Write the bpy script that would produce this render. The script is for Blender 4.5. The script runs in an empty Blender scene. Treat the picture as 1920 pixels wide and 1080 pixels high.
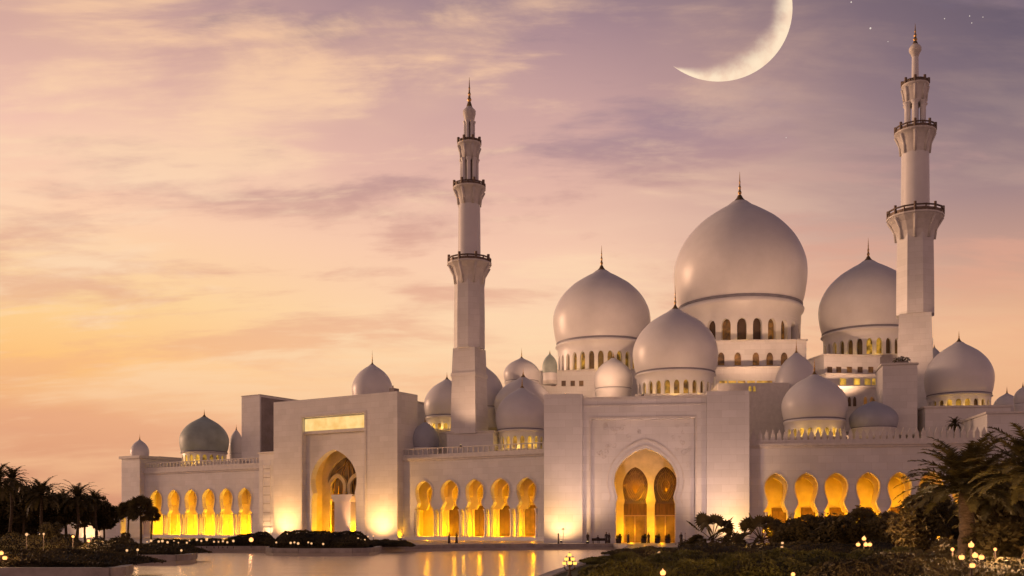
import bpy, math, random
from mathutils import Vector, Matrix
R_ = math.radians
random.seed(7)
scene = bpy.context.scene
COL = scene.collection

# ------------------------------------------------------------------ camera
F = 1900.0            # focal length in pixels of the 1920 wide photograph
HY = 990.0            # eye level in the photograph
CZ = 2.6              # eye height above the promenade
cam_d = bpy.data.cameras.new('camera')
cam_d.sensor_width = 36.0
cam_d.lens = 36.0 * F / 1920.0
cam_d.shift_y = (HY - 540.0) / 1920.0
cam_d.clip_start = 0.5
cam_d.clip_end = 20000
cam = bpy.data.objects.new('camera', cam_d)
cam.location = (0, 0, CZ)
cam.rotation_euler = (R_(90), 0, 0)
COL.objects.link(cam)
scene.camera = cam

def lin(c):
    out = []
    for v in c:
        v /= 255.0
        out.append(v / 12.92 if v <= 0.04045 else ((v + 0.055) / 1.055) ** 2.4)
    return tuple(out) + (1.0,)

# ------------------------------------------------------------------ view, sky, sun
vs = scene.view_settings
vs.view_transform = 'Standard'
vs.look = 'None'
vs.exposure = 0.0
vs.gamma = 1.0
vs.use_curve_mapping = False

SUN_AZ = -69.0        # degrees from the view axis, negative = left
SUN_EL = 6.0
world = bpy.data.worlds.new('World')
scene.world = world
world.use_nodes = True
nt = world.node_tree
nt.nodes.clear()
N = nt.nodes.new
L = nt.links.new

def mth(op, a, b=None, c=None, clamp=False):
    n = N('ShaderNodeMath'); n.operation = op; n.use_clamp = clamp
    for i, v in enumerate((a, b, c)):
        if v is None: continue
        if isinstance(v, (int, float)): n.inputs[i].default_value = v
        else: L(v, n.inputs[i])
    return n.outputs[0]

def mrange(v, a, b, c=0.0, d=1.0, smooth=True):
    n = N('ShaderNodeMapRange')
    n.interpolation_type = 'SMOOTHSTEP' if smooth else 'LINEAR'
    L(v, n.inputs[0])
    for i, x in enumerate((a, b, c, d)): n.inputs[i + 1].default_value = x
    return n.outputs[0]

def mixc(fac, a, b, mode='MIX'):
    n = N('ShaderNodeMix'); n.data_type = 'RGBA'; n.blend_type = mode
    if isinstance(fac, (int, float)): n.inputs[0].default_value = fac
    else: L(fac, n.inputs[0])
    for s, v in ((6, a), (7, b)):
        if isinstance(v, tuple): n.inputs[s].default_value = v
        else: L(v, n.inputs[s])
    return n.outputs[2]

def ramp(v, stops):
    n = N('ShaderNodeValToRGB')
    cr = n.color_ramp
    while len(cr.elements) < len(stops): cr.elements.new(0.5)
    for e, (p, c) in zip(cr.elements, stops):
        e.position = p; e.color = lin(c)
    L(v, n.inputs[0])
    return n.outputs[0]

tc = N('ShaderNodeTexCoord')
sep = N('ShaderNodeSeparateXYZ'); L(tc.outputs['Generated'], sep.inputs[0])
dx, dy, dz = sep.outputs
hor = mth('SQRT', mth('ADD', mth('MULTIPLY', dx, dx), mth('MULTIPLY', dy, dy)))
el = mth('DIVIDE', dz, mth('MAXIMUM', hor, 0.01))          # tangent of the elevation
elc = mth('MULTIPLY', mth('MAXIMUM', el, 0.0), 1.0 / 0.8, clamp=True)
az = mth('ARCTAN2', dx, dy)                                 # radians, 0 straight ahead
# three vertical gradients: towards the sunset, straight ahead, away from it
def P(py): return (HY - py) / F / 0.8
ZEN = (38, 38, 58)
g_left = ramp(elc, [(0.0, (206, 142, 112)), (P(930), (214, 150, 119)), (P(800), (234, 170, 128)), (P(700), (255, 196, 124)),
                    (P(590), (255, 213, 150)), (P(450), (255, 210, 174)), (P(300), (244, 196, 176)),
                    (P(130), (212, 168, 158)), (P(0), (180, 146, 148)), (0.85, (104, 94, 116)), (1.0, ZEN)])
g_mid = ramp(elc, [(0.0, (226, 158, 118)), (P(850), (246, 184, 140)), (P(720), (255, 206, 160)), (P(600), (255, 214, 176)),
                   (P(480), (250, 204, 176)), (P(350), (230, 184, 168)), (P(200), (206, 165, 160)),
                   (P(60), (176, 143, 148)), (P(-100), (120, 106, 128)), (1.0, ZEN)])
g_right = ramp(elc, [(0.0, (206, 146, 112)), (P(800), (236, 178, 132)), (P(660), (240, 184, 142)), (P(540), (206, 160, 140)),
                     (P(420), (164, 134, 134)), (P(280), (124, 107, 120)), (P(120), (96, 86, 106)),
                     (P(0), (72, 71, 96)), (P(-150), (58, 60, 88)), (1.0, ZEN)])
f_lm = mrange(az, -0.46, 0.02)
f_mr = mrange(az, 0.0, 0.50)
sky = mixc(f_mr, mixc(f_lm, g_left, g_mid), g_right)
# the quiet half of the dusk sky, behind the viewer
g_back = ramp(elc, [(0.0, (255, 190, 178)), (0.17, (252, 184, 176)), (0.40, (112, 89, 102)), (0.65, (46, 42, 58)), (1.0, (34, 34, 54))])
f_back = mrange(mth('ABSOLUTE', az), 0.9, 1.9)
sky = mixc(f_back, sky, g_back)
# clouds on a flat layer overhead
den = mth('MAXIMUM', mth('ADD', dz, 0.20), 0.08)
comb = N('ShaderNodeCombineXYZ')
L(mth('DIVIDE', dx, den), comb.inputs[0]); L(mth('DIVIDE', dy, den), comb.inputs[1])
def noise(scale, detail, rough, stretch, off, dist=0.0, rot=10):
    mp = N('ShaderNodeMapping'); L(comb.outputs[0], mp.inputs[0])
    mp.inputs['Scale'].default_value = stretch
    mp.inputs['Location'].default_value = off
    mp.inputs['Rotation'].default_value = (0, 0, R_(rot))
    n = N('ShaderNodeTexNoise'); L(mp.outputs[0], n.inputs['Vector'])
    n.inputs['Scale'].default_value = scale; n.inputs['Detail'].default_value = detail
    n.inputs['Roughness'].default_value = rough; n.inputs['Distortion'].default_value = dist
    return n.outputs['Fac']
c1 = noise(2.0, 9, 0.57, (0.8, 1.4, 1), (3.1, 7.7, 0.0), 0.25)
c2 = noise(3.6, 9, 0.60, (0.75, 1.4, 1), (11.3, 2.9, 0.0), 0.4)
c3 = noise(1.3, 5, 0.5, (0.8, 1.3, 1), (5.7, 1.2, 0.0), 0.2, -6)
c4 = noise(11.0, 7, 0.6, (0.35, 1.6, 1), (1.7, 4.4, 0.0), 0.3, 5)
lightc = ramp(elc, [(0.0, (246, 184, 134)), (P(650), (255, 218, 174)), (P(420), (255, 218, 184)), (P(100), (250, 204, 166)), (1.0, (170, 150, 150))])
darkc = ramp(elc, [(0.0, (196, 134, 114)), (P(700), (238, 172, 134)), (P(480), (218, 164, 144)), (P(250), (158, 130, 144)), (P(60), (112, 102, 128)), (1.0, (50, 50, 74))])
sideatt = mrange(az, -0.05, 0.34, 1.0, 0.10)
m_dark = mth('MULTIPLY', mrange(mth('ADD', mth('MULTIPLY', c1, 0.8), mth('MULTIPLY', c4, 0.2)), 0.48, 0.60), mth('MULTIPLY', mrange(elc, 0.10, 0.34, 0.25, 1.0), 0.75))
fl = mth('ADD', mth('ADD', mth('MULTIPLY', c2, 0.42), mth('MULTIPLY', c3, 0.36)), mth('MULTIPLY', c4, 0.22))
m_lite = mth('MULTIPLY', mrange(fl, 0.475, 0.60), mth('MULTIPLY', mth('MULTIPLY', sideatt, mrange(elc, 0.04, 0.26, 0.2, 1.0)), 0.92))
m_soft = mth('MULTIPLY', mrange(c3, 0.44, 0.62), mth('MULTIPLY', sideatt, 0.45))
sky = mixc(m_soft, sky, lightc)
sky = mixc(m_dark, sky, darkc)
sky = mixc(m_lite, sky, lightc)
# below the horizon: dim ground haze
sky = mixc(mrange(el, -0.06, 0.0), (0.10, 0.07, 0.06, 1), sky)
nish = N('ShaderNodeTexSky'); nish.sky_type = 'NISHITA'; nish.sun_disc = False
nish.sun_elevation = R_(SUN_EL); nish.sun_rotation = R_(SUN_AZ)
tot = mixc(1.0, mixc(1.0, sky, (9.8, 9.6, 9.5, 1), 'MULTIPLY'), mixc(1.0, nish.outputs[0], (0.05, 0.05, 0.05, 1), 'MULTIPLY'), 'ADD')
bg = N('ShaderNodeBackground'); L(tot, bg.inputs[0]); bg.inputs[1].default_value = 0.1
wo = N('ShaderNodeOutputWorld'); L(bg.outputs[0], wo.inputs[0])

sun_d = bpy.data.lights.new('sun', 'SUN')
sun_d.energy = 2.1
sun_d.angle = R_(14)
sun_d.color = (1.0, 0.57, 0.34)
sun = bpy.data.objects.new('sun', sun_d)
a_, e_ = R_(SUN_AZ), R_(SUN_EL)
sdir = Vector((math.sin(a_) * math.cos(e_), math.cos(a_) * math.cos(e_), math.sin(e_)))
sun.rotation_euler = sdir.to_track_quat('Z', 'Y').to_euler()
COL.objects.link(sun)

# ------------------------------------------------------------------ materials
def new_mat(name):
    m = bpy.data.materials.new(name); m.use_nodes = True
    t = m.node_tree; t.nodes.clear()
    out = t.nodes.new('ShaderNodeOutputMaterial')
    return m, t, out

def surf(name, col, rough=0.6, metal=0.0, var=0.12, scale=0.6, bump=0.0, bscale=6.0, spec=0.4, stretch=(1, 1, 1), joints=None, col2=None, emit=None, trans=0.0):
    m, t, out = new_mat(name)
    b = t.nodes.new('ShaderNodeBsdfPrincipled')
    t.links.new(b.outputs[0], out.inputs[0])
    b.inputs['Roughness'].default_value = rough
    b.inputs['Metallic'].default_value = metal
    b.inputs['Specular IOR Level'].default_value = spec
    tc = t.nodes.new('ShaderNodeTexCoord')
    mp = t.nodes.new('ShaderNodeMapping'); t.links.new(tc.outputs['Object'], mp.inputs[0])
    mp.inputs['Scale'].default_value = stretch
    n = t.nodes.new('ShaderNodeTexNoise'); t.links.new(mp.outputs[0], n.inputs['Vector'])
    n.inputs['Scale'].default_value = scale; n.inputs['Detail'].default_value = 6; n.inputs['Roughness'].default_value = 0.62
    r = t.nodes.new('ShaderNodeValToRGB'); t.links.new(n.outputs['Fac'], r.inputs[0])
    c2 = col2 or tuple(max(0, c * (1 - var * 2)) for c in col)
    c1 = tuple(min(1, c * (1 + var * 0.5)) for c in col)
    r.color_ramp.elements[0].position = 0.3; r.color_ramp.elements[1].position = 0.7
    r.color_ramp.elements[0].color = c2 + (1,); r.color_ramp.elements[1].color = c1 + (1,)
    colsock = r.outputs[0]
    if joints:
        # fine joints between stone slabs
        sx = t.nodes.new('ShaderNodeSeparateXYZ'); t.links.new(tc.outputs['Object'], sx.inputs[0])
        ad = t.nodes.new('ShaderNodeMath'); ad.operation = 'ADD'
        t.links.new(sx.outputs[0], ad.inputs[0]); t.links.new(sx.outputs[1], ad.inputs[1])
        cb = t.nodes.new('ShaderNodeCombineXYZ'); t.links.new(ad.outputs[0], cb.inputs[0]); t.links.new(sx.outputs[2], cb.inputs[1])
        bk = t.nodes.new('ShaderNodeTexBrick'); t.links.new(cb.outputs[0], bk.inputs['Vector'])
        bk.inputs['Scale'].default_value = 1.0
        bk.inputs['Brick Width'].default_value = joints[0]; bk.inputs['Row Height'].default_value = joints[1]
        bk.inputs['Mortar Size'].default_value = 0.02
        bk.inputs['Color1'].default_value = (1, 1, 1, 1); bk.inputs['Color2'].default_value = (0.90, 0.90, 0.89, 1)
        bk.inputs['Mortar'].default_value = (0.8, 0.78, 0.76, 1)
        mx = t.nodes.new('ShaderNodeMix'); mx.data_type = 'RGBA'; mx.blend_type = 'MULTIPLY'; mx.inputs[0].default_value = 1
        t.links.new(colsock, mx.inputs[6]); t.links.new(bk.outputs[0], mx.inputs[7])
        colsock = mx.outputs[2]
    t.links.new(colsock, b.inputs['Base Color'])
    if bump:
        n2 = t.nodes.new('ShaderNodeTexNoise'); t.links.new(mp.outputs[0], n2.inputs['Vector'])
        n2.inputs['Scale'].default_value = bscale; n2.inputs['Detail'].default_value = 5
        bp = t.nodes.new('ShaderNodeBump'); bp.inputs['Strength'].default_value = bump; bp.inputs['Distance'].default_value = 0.1
        t.links.new(n2.outputs['Fac'], bp.inputs['Height']); t.links.new(bp.outputs[0], b.inputs['Normal'])
    if trans:
        b.inputs['Transmission Weight'].default_value = 0
        tr = t.nodes.new('ShaderNodeBsdfTranslucent'); t.links.new(colsock, tr.inputs[0])
        ms = t.nodes.new('ShaderNodeMixShader'); ms.inputs[0].default_value = trans
        t.links.new(b.outputs[0], ms.inputs[1]); t.links.new(tr.outputs[0], ms.inputs[2]); t.links.new(ms.outputs[0], out.inputs[0])
    return m

def emis(name, col, strength, scale=None):
    m, t, out = new_mat(name)
    e = t.nodes.new('ShaderNodeEmission')
    e.inputs[0].default_value = col + (1,); e.inputs[1].default_value = strength
    t.links.new(e.outputs[0], out.inputs[0])
    return m

M = {}
M['marble'] = surf('white_marble', (0.72, 0.70, 0.69), 0.42, var=0.05, scale=0.25, joints=(2.4, 1.2), bump=0.04, bscale=1.5)
M['marble_plain'] = surf('polished_white_marble', (0.73, 0.71, 0.71), 0.36, var=0.045, scale=0.22, bump=0.03, bscale=1.0)
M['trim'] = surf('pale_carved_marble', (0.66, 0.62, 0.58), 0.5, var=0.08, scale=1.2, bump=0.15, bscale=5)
M['inner'] = surf('lamplight_tinted_plaster', (0.70, 0.58, 0.34), 0.6, var=0.12, scale=0.6, bump=0.1, bscale=3)  # white plaster with the sodium lamp glow mixed into its base colour
M['gold'] = surf('gilded_metal', (0.50, 0.31, 0.12), 0.32, metal=0.9, var=0.1, scale=3)
M['bronze'] = surf('dark_bronze', (0.17, 0.12, 0.09), 0.5, metal=0.4, var=0.2, scale=4)
M['wood'] = surf('brown_door_wood', (0.13, 0.062, 0.022), 0.55, var=0.3, scale=1.2, stretch=(3, 3, 0.4))
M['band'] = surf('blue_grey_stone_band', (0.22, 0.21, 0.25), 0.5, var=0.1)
M['dark_shade_stone'] = surf('shaded_recess_stone', (0.30, 0.25, 0.24), 0.6, var=0.15, scale=0.4)  # dark stone; shade of tower side and lantern cores put into this colour too
M['roof'] = surf('grey_roof_screed', (0.36, 0.34, 0.33), 0.8, var=0.15, scale=0.4)
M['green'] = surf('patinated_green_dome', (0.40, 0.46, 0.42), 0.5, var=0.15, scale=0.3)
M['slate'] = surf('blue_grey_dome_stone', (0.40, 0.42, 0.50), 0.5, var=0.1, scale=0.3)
M['pave'] = surf('promenade_paving', (0.42, 0.37, 0.34), 0.45, var=0.12, scale=0.3, bump=0.1, bscale=3)
M['kerb'] = surf('granite_kerb', (0.34, 0.30, 0.29), 0.6, var=0.2, scale=0.8, bump=0.3, bscale=5)
M['soil'] = surf('dark_soil', (0.045, 0.036, 0.022), 0.9, var=0.3, scale=0.5, bump=0.5, bscale=2)
M['lawn'] = surf('dry_lawn', (0.10, 0.095, 0.03), 0.9, var=0.35, scale=0.35, bump=0.6, bscale=8)
M['trunk'] = surf('palm_bark', (0.11, 0.075, 0.045), 0.9, var=0.35, scale=2.5, bump=0.8, bscale=7, stretch=(1, 1, 2.5))
M['leaf'] = surf('palm_leaf', (0.115, 0.098, 0.034), 0.55, var=0.4, scale=1.3, trans=0.25)
M['leaf_dark'] = surf('dark_leaf', (0.118, 0.094, 0.036), 0.6, var=0.45, scale=1.1, trans=0.35)
M['hedge'] = surf('hedge_leaf', (0.135, 0.125, 0.022), 0.6, var=0.5, scale=0.5, trans=0.2)
M['hedge_dark'] = surf('dark_hedge_leaf', (0.078, 0.062, 0.020), 0.65, var=0.5, scale=0.6, trans=0.1)
M['metal'] = surf('dark_lamp_metal', (0.05, 0.035, 0.028), 0.5, metal=0.5, var=0.2, scale=5)
M['cloth'] = surf('dark_clothing', (0.06, 0.045, 0.045), 0.9, var=0.3, scale=6)
M['robe'] = surf('white_robe_cloth', (0.62, 0.58, 0.55), 0.9, var=0.1, scale=6)
M['skin'] = surf('skin', (0.32, 0.19, 0.13), 0.6, var=0.1, scale=8)
M['hair'] = surf('dark_hair', (0.02, 0.016, 0.014), 0.7, var=0.1, scale=8)
M['globe'] = emis('lit_globe', (1.0, 0.40, 0.11), 2.6)
M['globe_y'] = emis('lit_yellow_globe', (1.0, 0.52, 0.10), 1.9)
M['globe_w'] = emis('lit_small_lamp', (1.0, 0.54, 0.24), 1.1)
M['panel'] = emis('backlit_panel', (1.0, 0.66, 0.25), 1.15)
M['flood'] = emis('floodlight_lens', (1.0, 0.68, 0.30), 6)
M['star'] = emis('star_glow', (1.0, 0.86, 0.75), 0.8)

m, t, out = new_mat('backlit_onyx_panel')
tcn = t.nodes.new('ShaderNodeTexCoord')
n1 = t.nodes.new('ShaderNodeTexNoise'); t.links.new(tcn.outputs['Object'], n1.inputs['Vector']); n1.inputs['Scale'].default_value = 0.5; n1.inputs['Detail'].default_value = 6
r = t.nodes.new('ShaderNodeValToRGB'); t.links.new(n1.outputs['Fac'], r.inputs[0])
r.color_ramp.elements[0].position = 0.35; r.color_ramp.elements[0].color = (0.92, 0.52, 0.16, 1); r.color_ramp.elements[1].position = 0.65; r.color_ramp.elements[1].color = (1.0, 0.70, 0.27, 1)
e = t.nodes.new('ShaderNodeEmission'); t.links.new(r.outputs[0], e.inputs[0]); e.inputs[1].default_value = 1.05
t.links.new(e.outputs[0], out.inputs[0])
M['panel'] = m

def pane_mat(name, base, glow, lo, hi):
    m, t, out = new_mat(name)
    b = t.nodes.new('ShaderNodeBsdfPrincipled'); t.links.new(b.outputs[0], out.inputs[0])
    b.inputs['Base Color'].default_value = base + (1,); b.inputs['Roughness'].default_value = 0.55
    oi = t.nodes.new('ShaderNodeObjectInfo')
    mr = t.nodes.new('ShaderNodeMapRange'); t.links.new(oi.outputs['Random'], mr.inputs[0])
    mr.inputs[1].default_value = 0.25; mr.inputs[2].default_value = 1.0; mr.inputs[3].default_value = lo; mr.inputs[4].default_value = hi
    tc = t.nodes.new('ShaderNodeTexCoord')
    n = t.nodes.new('ShaderNodeTexNoise'); t.links.new(tc.outputs['Object'], n.inputs['Vector']); n.inputs['Scale'].default_value = 0.9
    n.inputs['Detail'].default_value = 3
    m2 = t.nodes.new('ShaderNodeMapRange'); t.links.new(n.outputs['Fac'], m2.inputs[0]); m2.inputs[1].default_value = 0.35; m2.inputs[2].default_value = 0.68
    mu = t.nodes.new('ShaderNodeMath'); mu.operation = 'MULTIPLY'; t.links.new(mr.outputs[0], mu.inputs[0]); t.links.new(m2.outputs[0], mu.inputs[1])
    b.inputs['Emission Color'].default_value = glow + (1,)
    t.links.new(mu.outputs[0], b.inputs['Emission Strength'])
    return m
M['pane'] = pane_mat('brown_lit_glass', (0.09, 0.05, 0.03), (1.0, 0.50, 0.05), 0.06, 0.75)
M['pane_dark'] = pane_mat('dark_brown_glass', (0.06, 0.035, 0.025), (1.0, 0.36, 0.06), 0.02, 0.30)
M['pane_hot'] = pane_mat('bright_lit_glass', (0.3, 0.2, 0.08), (1.0, 0.56, 0.06), 0.5, 1.3)
M['doorglass'] = pane_mat('amber_door_glass', (0.10, 0.05, 0.015), (1.0, 0.38, 0.03), 0.05, 0.16)

# water: almost still, long smeared reflections
m, t, out = new_mat('lake_water')
b = t.nodes.new('ShaderNodeBsdfPrincipled'); t.links.new(b.outputs[0], out.inputs[0])
b.inputs['Base Color'].default_value = (0.98, 0.78, 0.58, 1); b.inputs['Metallic'].default_value = 0.88
b.inputs['Roughness'].default_value = 0.22; b.inputs['IOR'].default_value = 1.45; b.inputs['Specular IOR Level'].default_value = 0.8
tcn = t.nodes.new('ShaderNodeTexCoord')
mp = t.nodes.new('ShaderNodeMapping'); t.links.new(tcn.outputs['Object'], mp.inputs[0]); mp.inputs['Scale'].default_value = (0.06, 0.5, 1)
n1 = t.nodes.new('ShaderNodeTexNoise'); t.links.new(mp.outputs[0], n1.inputs['Vector']); n1.inputs['Scale'].default_value = 1.0; n1.inputs['Detail'].default_value = 6
bp = t.nodes.new('ShaderNodeBump'); bp.inputs['Strength'].default_value = 0.35; bp.inputs['Distance'].default_value = 0.3
t.links.new(n1.outputs['Fac'], bp.inputs['Height']); t.links.new(bp.outputs[0], b.inputs['Normal'])
M['water'] = m

# moon
m, t, out = new_mat('moonlit_surface')
uv = t.nodes.new('ShaderNodeUVMap'); uv.uv_map = 'phase'
sx = t.nodes.new('ShaderNodeSeparateXYZ'); t.links.new(uv.outputs[0], sx.inputs[0])
tcn = t.nodes.new('ShaderNodeTexCoord')
n1 = t.nodes.new('ShaderNodeTexNoise'); t.links.new(tcn.outputs['Object'], n1.inputs['Vector']); n1.inputs['Scale'].default_value = 0.022; n1.inputs['Detail'].default_value = 6; n1.inputs['Roughness'].default_value = 0.55
r = t.nodes.new('ShaderNodeValToRGB'); t.links.new(n1.outputs['Fac'], r.inputs[0])
r.color_ramp.elements[0].position = 0.36; r.color_ramp.elements[0].color = lin((250, 216, 186)); r.color_ramp.elements[1].position = 0.56; r.color_ramp.elements[1].color = lin((255, 230, 198))
e = t.nodes.new('ShaderNodeEmission'); t.links.new(r.outputs[0], e.inputs[0]); e.inputs[1].default_value = 1.0
tr = t.nodes.new('ShaderNodeBsdfTransparent')
ad = t.nodes.new('ShaderNodeMath'); ad.operation = 'MULTIPLY_ADD'; t.links.new(n1.outputs['Fac'], ad.inputs[0]); ad.inputs[1].default_value = 0.5; ad.inputs[2].default_value = -0.25
ad2 = t.nodes.new('ShaderNodeMath'); ad2.operation = 'ADD'; t.links.new(ad.outputs[0], ad2.inputs[0]); t.links.new(sx.outputs[0], ad2.inputs[1])
mr = t.nodes.new('ShaderNodeMapRange'); mr.interpolation_type = 'SMOOTHSTEP'; t.links.new(ad2.outputs[0], mr.inputs[0]); mr.inputs[1].default_value = 0.0; mr.inputs[2].default_value = 0.85
ms = t.nodes.new('ShaderNodeMixShader'); t.links.new(mr.outputs[0], ms.inputs[0]); t.links.new(tr.outputs[0], ms.inputs[1]); t.links.new(e.outputs[0], ms.inputs[2]); t.links.new(ms.outputs[0], out.inputs[0])
M['moon'] = m

# ------------------------------------------------------------------ helpers
def X(px, d): return (px - 960.0) / F * d
def Z(py, d): return CZ + (HY - py) / F * d

class MB:
    """collects shapes and links them as ONE mesh object"""
    def __init__(s): s.v = []; s.f = []; s.sm = []
    def add(s, vs, fs, smooth=False):
        o = len(s.v); s.v += [tuple(v) for v in vs]
        s.f += [tuple(i + o for i in f) for f in fs]; s.sm += [smooth] * len(fs)
    def box(s, x0, x1, y0, y1, z0, z1):
        s.add([(x0, y0, z0), (x1, y0, z0), (x1, y1, z0), (x0, y1, z0), (x0, y0, z1), (x1, y0, z1), (x1, y1, z1), (x0, y1, z1)],
              [(0, 3, 2, 1), (4, 5, 6, 7), (0, 1, 5, 4), (1, 2, 6, 5), (2, 3, 7, 6), (3, 0, 4, 7)])
    def lathe(s, prof, n=32, c=(0, 0), rot=0.0, smooth=True, caps=True):
        vs = []; fs = []
        for (r, z) in prof:
            for k in range(n):
                a = rot + 2 * math.pi * k / n
                vs.append((c[0] + r * math.cos(a), c[1] + r * math.sin(a), z))
        for j in range(len(prof) - 1):
            for k in range(n):
                k2 = (k + 1) % n
                fs.append((j * n + k, j * n + k2, (j + 1) * n + k2, (j + 1) * n + k))
        s.add(vs, fs, smooth)
        if caps:
            m = len(prof) - 1
            s.add([vs[m * n + k] for k in range(n)], [tuple(range(n))])
            s.add([vs[k] for k in range(n)], [tuple(reversed(range(n)))])
    def prism(s, poly, y0, y1, both=True):
        """poly in the (x, z) plane, pushed from y0 (front) to y1"""
        n = len(poly)
        vs = [(x, y0, z) for x, z in poly] + [(x, y1, z) for x, z in poly]
        fs = [tuple(range(n))]
        if both: fs.append(tuple(reversed(range(n, 2 * n))))
        fs += [(i, i + n, (i + 1) % n + n, (i + 1) % n) for i in range(n)]
        s.add(vs, fs)
    def tube(s, pts, rad, n=6, smooth=True):
        vs = []; fs = []
        P_ = [Vector(p) for p in pts]
        for i, p in enumerate(P_):
            t_ = (P_[min(i + 1, len(P_) - 1)] - P_[max(i - 1, 0)]).normalized()
            u = t_.orthogonal().normalized() if i == 0 else (u - t_ * u.dot(t_)).normalized()
            w = t_.cross(u)
            r = rad[i] if isinstance(rad, (list, tuple)) else rad
            for k in range(n):
                a = 2 * math.pi * k / n
                vs.append(p + u * (r * math.cos(a)) + w * (r * math.sin(a)))
        for j in range(len(P_) - 1):
            for k in range(n):
                k2 = (k + 1) % n
                fs.append((j * n + k, j * n + k2, (j + 1) * n + k2, (j + 1) * n + k))
        fs.append(tuple(reversed(range(n)))); fs.append(tuple((len(P_) - 1) * n + k for k in range(n)))
        s.add(vs, fs, smooth)
    def sphere(s, c, r, n=12, m=8, sz=1.0):
        prof = [(max(1e-4, r * math.sin(math.pi * j / m)), c[2] - r * sz * math.cos(math.pi * j / m)) for j in range(m + 1)]
        s.lathe(prof, n, (c[0], c[1]), caps=False)
    def mesh(s, name):
        me = bpy.data.meshes.new(name)
        me.from_pydata(s.v, [], s.f)
        me.polygons.foreach_set('use_smooth', s.sm)
        me.update()
        return me
    def build(s, name, mat, parent=None, loc=None):
        me = s.mesh(name)
        me.materials.append(M[mat] if isinstance(mat, str) else mat)
        return link(name, me, parent, loc)

def link(name, data, parent=None, loc=None):
    o = bpy.data.objects.new(name, data)
    COL.objects.link(o)
    if parent: o.parent = parent
    if loc is not None: o.location = loc
    return o

def tag(o, label=None, cat=None, group=None, kind=None):
    if label: o['label'] = label
    if cat: o['category'] = cat
    if group: o['group'] = group
    if kind: o['kind'] = kind
    return o

def thing(name, label, cat, loc=(0, 0, 0), rz=0.0, group=None):
    o = link(name, None, None, loc)
    o.rotation_euler = (0, 0, rz)
    o.empty_display_size = 0.5
    return tag(o, label, cat, group)

def lamp(name, kind, parent, loc, energy, color, size=0.3, aim=None, spot=None, blend=0.6):
    d = bpy.data.lights.new(name, kind)
    d.energy = energy; d.color = color
    d.shadow_soft_size = size
    if kind == 'SPOT': d.spot_size = R_(spot); d.spot_blend = blend
    o = link(name, d, parent, loc)
    if aim is not None:
        o.rotation_euler = (Vector(aim) - Vector(loc)).to_track_quat('-Z', 'Y').to_euler()
    return o

class Seg:
    """a straight run of facade: x along it, y into it"""
    def __init__(s, px, d, deg):
        s.x0 = X(px, d); s.y0 = d; s.a = R_(deg); s.ca = math.cos(s.a); s.sa = math.sin(s.a)
    def s(s_, px, t=0.0):
        u = (px - 960.0) / F
        x0 = s_.x0 + t * s_.sa; y0 = s_.y0 + t * s_.ca
        return (u * y0 - x0) / (s_.ca + u * s_.sa)
    def d(s_, px, t=0.0):
        q = s_.s(px, t)
        return s_.y0 + t * s_.ca - q * s_.sa
    def z(s_, px, py, t=0.0): return Z(py, s_.d(px, t))
    def pt(s_, q, t, z=0.0):
        return (s_.x0 + q * s_.ca + t * s_.sa, s_.y0 - q * s_.sa + t * s_.ca, z)
SR = Seg(1200, 165, 8)
SL = Seg(891, 199, 32)

def horseshoe(c, hw, za, zw, zn, hn, zc, hc, n=12):
    """outline of a pointed horseshoe arch from the left foot (zc) over the top to the right foot"""
    half = []
    for i in range(n + 1):                       # apex down to the widest point
        tau = 1 - i / n
        half.append((hw * (1 - tau ** 2.1) ** 0.72, zw + (za - zw) * tau))
    for i in range(1, 6):                        # widest to the neck
        tau = i / 5
        half.append((hn + (hw - hn) * math.cos(math.pi / 2 * tau), zw - (zw - zn) * tau))
    for i in range(1, 5):                        # neck out to the capital
        tau = i / 4
        half.append((hn + (hc - hn) * tau ** 1.7, zn - (zn - zc) * tau))
    right = [(c + x, z) for x, z in half]
    left = [(c - x, z) for x, z in reversed(half[1:])]
    return left + right

# ------------------------------------------------------------------ ground, water, banks
g = MB(); g.add([(-6000, -3000, -1.2), (6000, -3000, -1.2), (6000, 9000, -1.2), (-6000, 9000, -1.2)], [(0, 1, 2, 3)])
tag(g.build('ground', 'soil'), kind='structure')
g = MB(); g.add([(-400, -60, -0.6), (400, -60, -0.6), (400, 260, -0.6), (-400, 260, -0.6)], [(0, 1, 2, 3)])
tag(g.build('water', 'water'), kind='structure')
GZ = 0.15
shore = [(-900, 60), (205, 60), (232, 61.5), (244, 64), (247, 68), (240, 76), (205, 84), (205, 88), (330, 88.5), (356, 91), (368, 96),
         (366, 104), (345, 116), (340, 130), (420, 131.5), (503, 131), (500, 122), (512, 118), (560, 116.5), (660, 117), (692, 119.5), (707, 124),
         (714, 133), (760, 139), (860, 146), (1000, 150.5), (1150, 152), (1180, 143), (1165, 110), (1130, 86), (1080, 67), (1030, 54), (960, 40), (960, 15)]
land = [(X(p, d), d) for p, d in shore] + [(600, 15), (5000, 3000), (5000, 8000), (-5000, 8000), (-5000, 3000), (-900, 300)]
def slab(poly, z0, z1, name, mat, **kw):
    n = len(poly)
    mb = MB()
    mb.add([(x, y, z1) for x, y in poly], [tuple(range(n))])
    mb.add([(x, y, z0) for x, y in poly] + [(x, y, z1) for x, y in poly], [(i, (i + 1) % n, (i + 1) % n + n, i + n) for i in range(n)])
    o = mb.build(name, mat)
    return tag(o, **kw)
slab(land, -1.1, GZ, 'terrace', 'pave', kind='structure')
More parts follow.
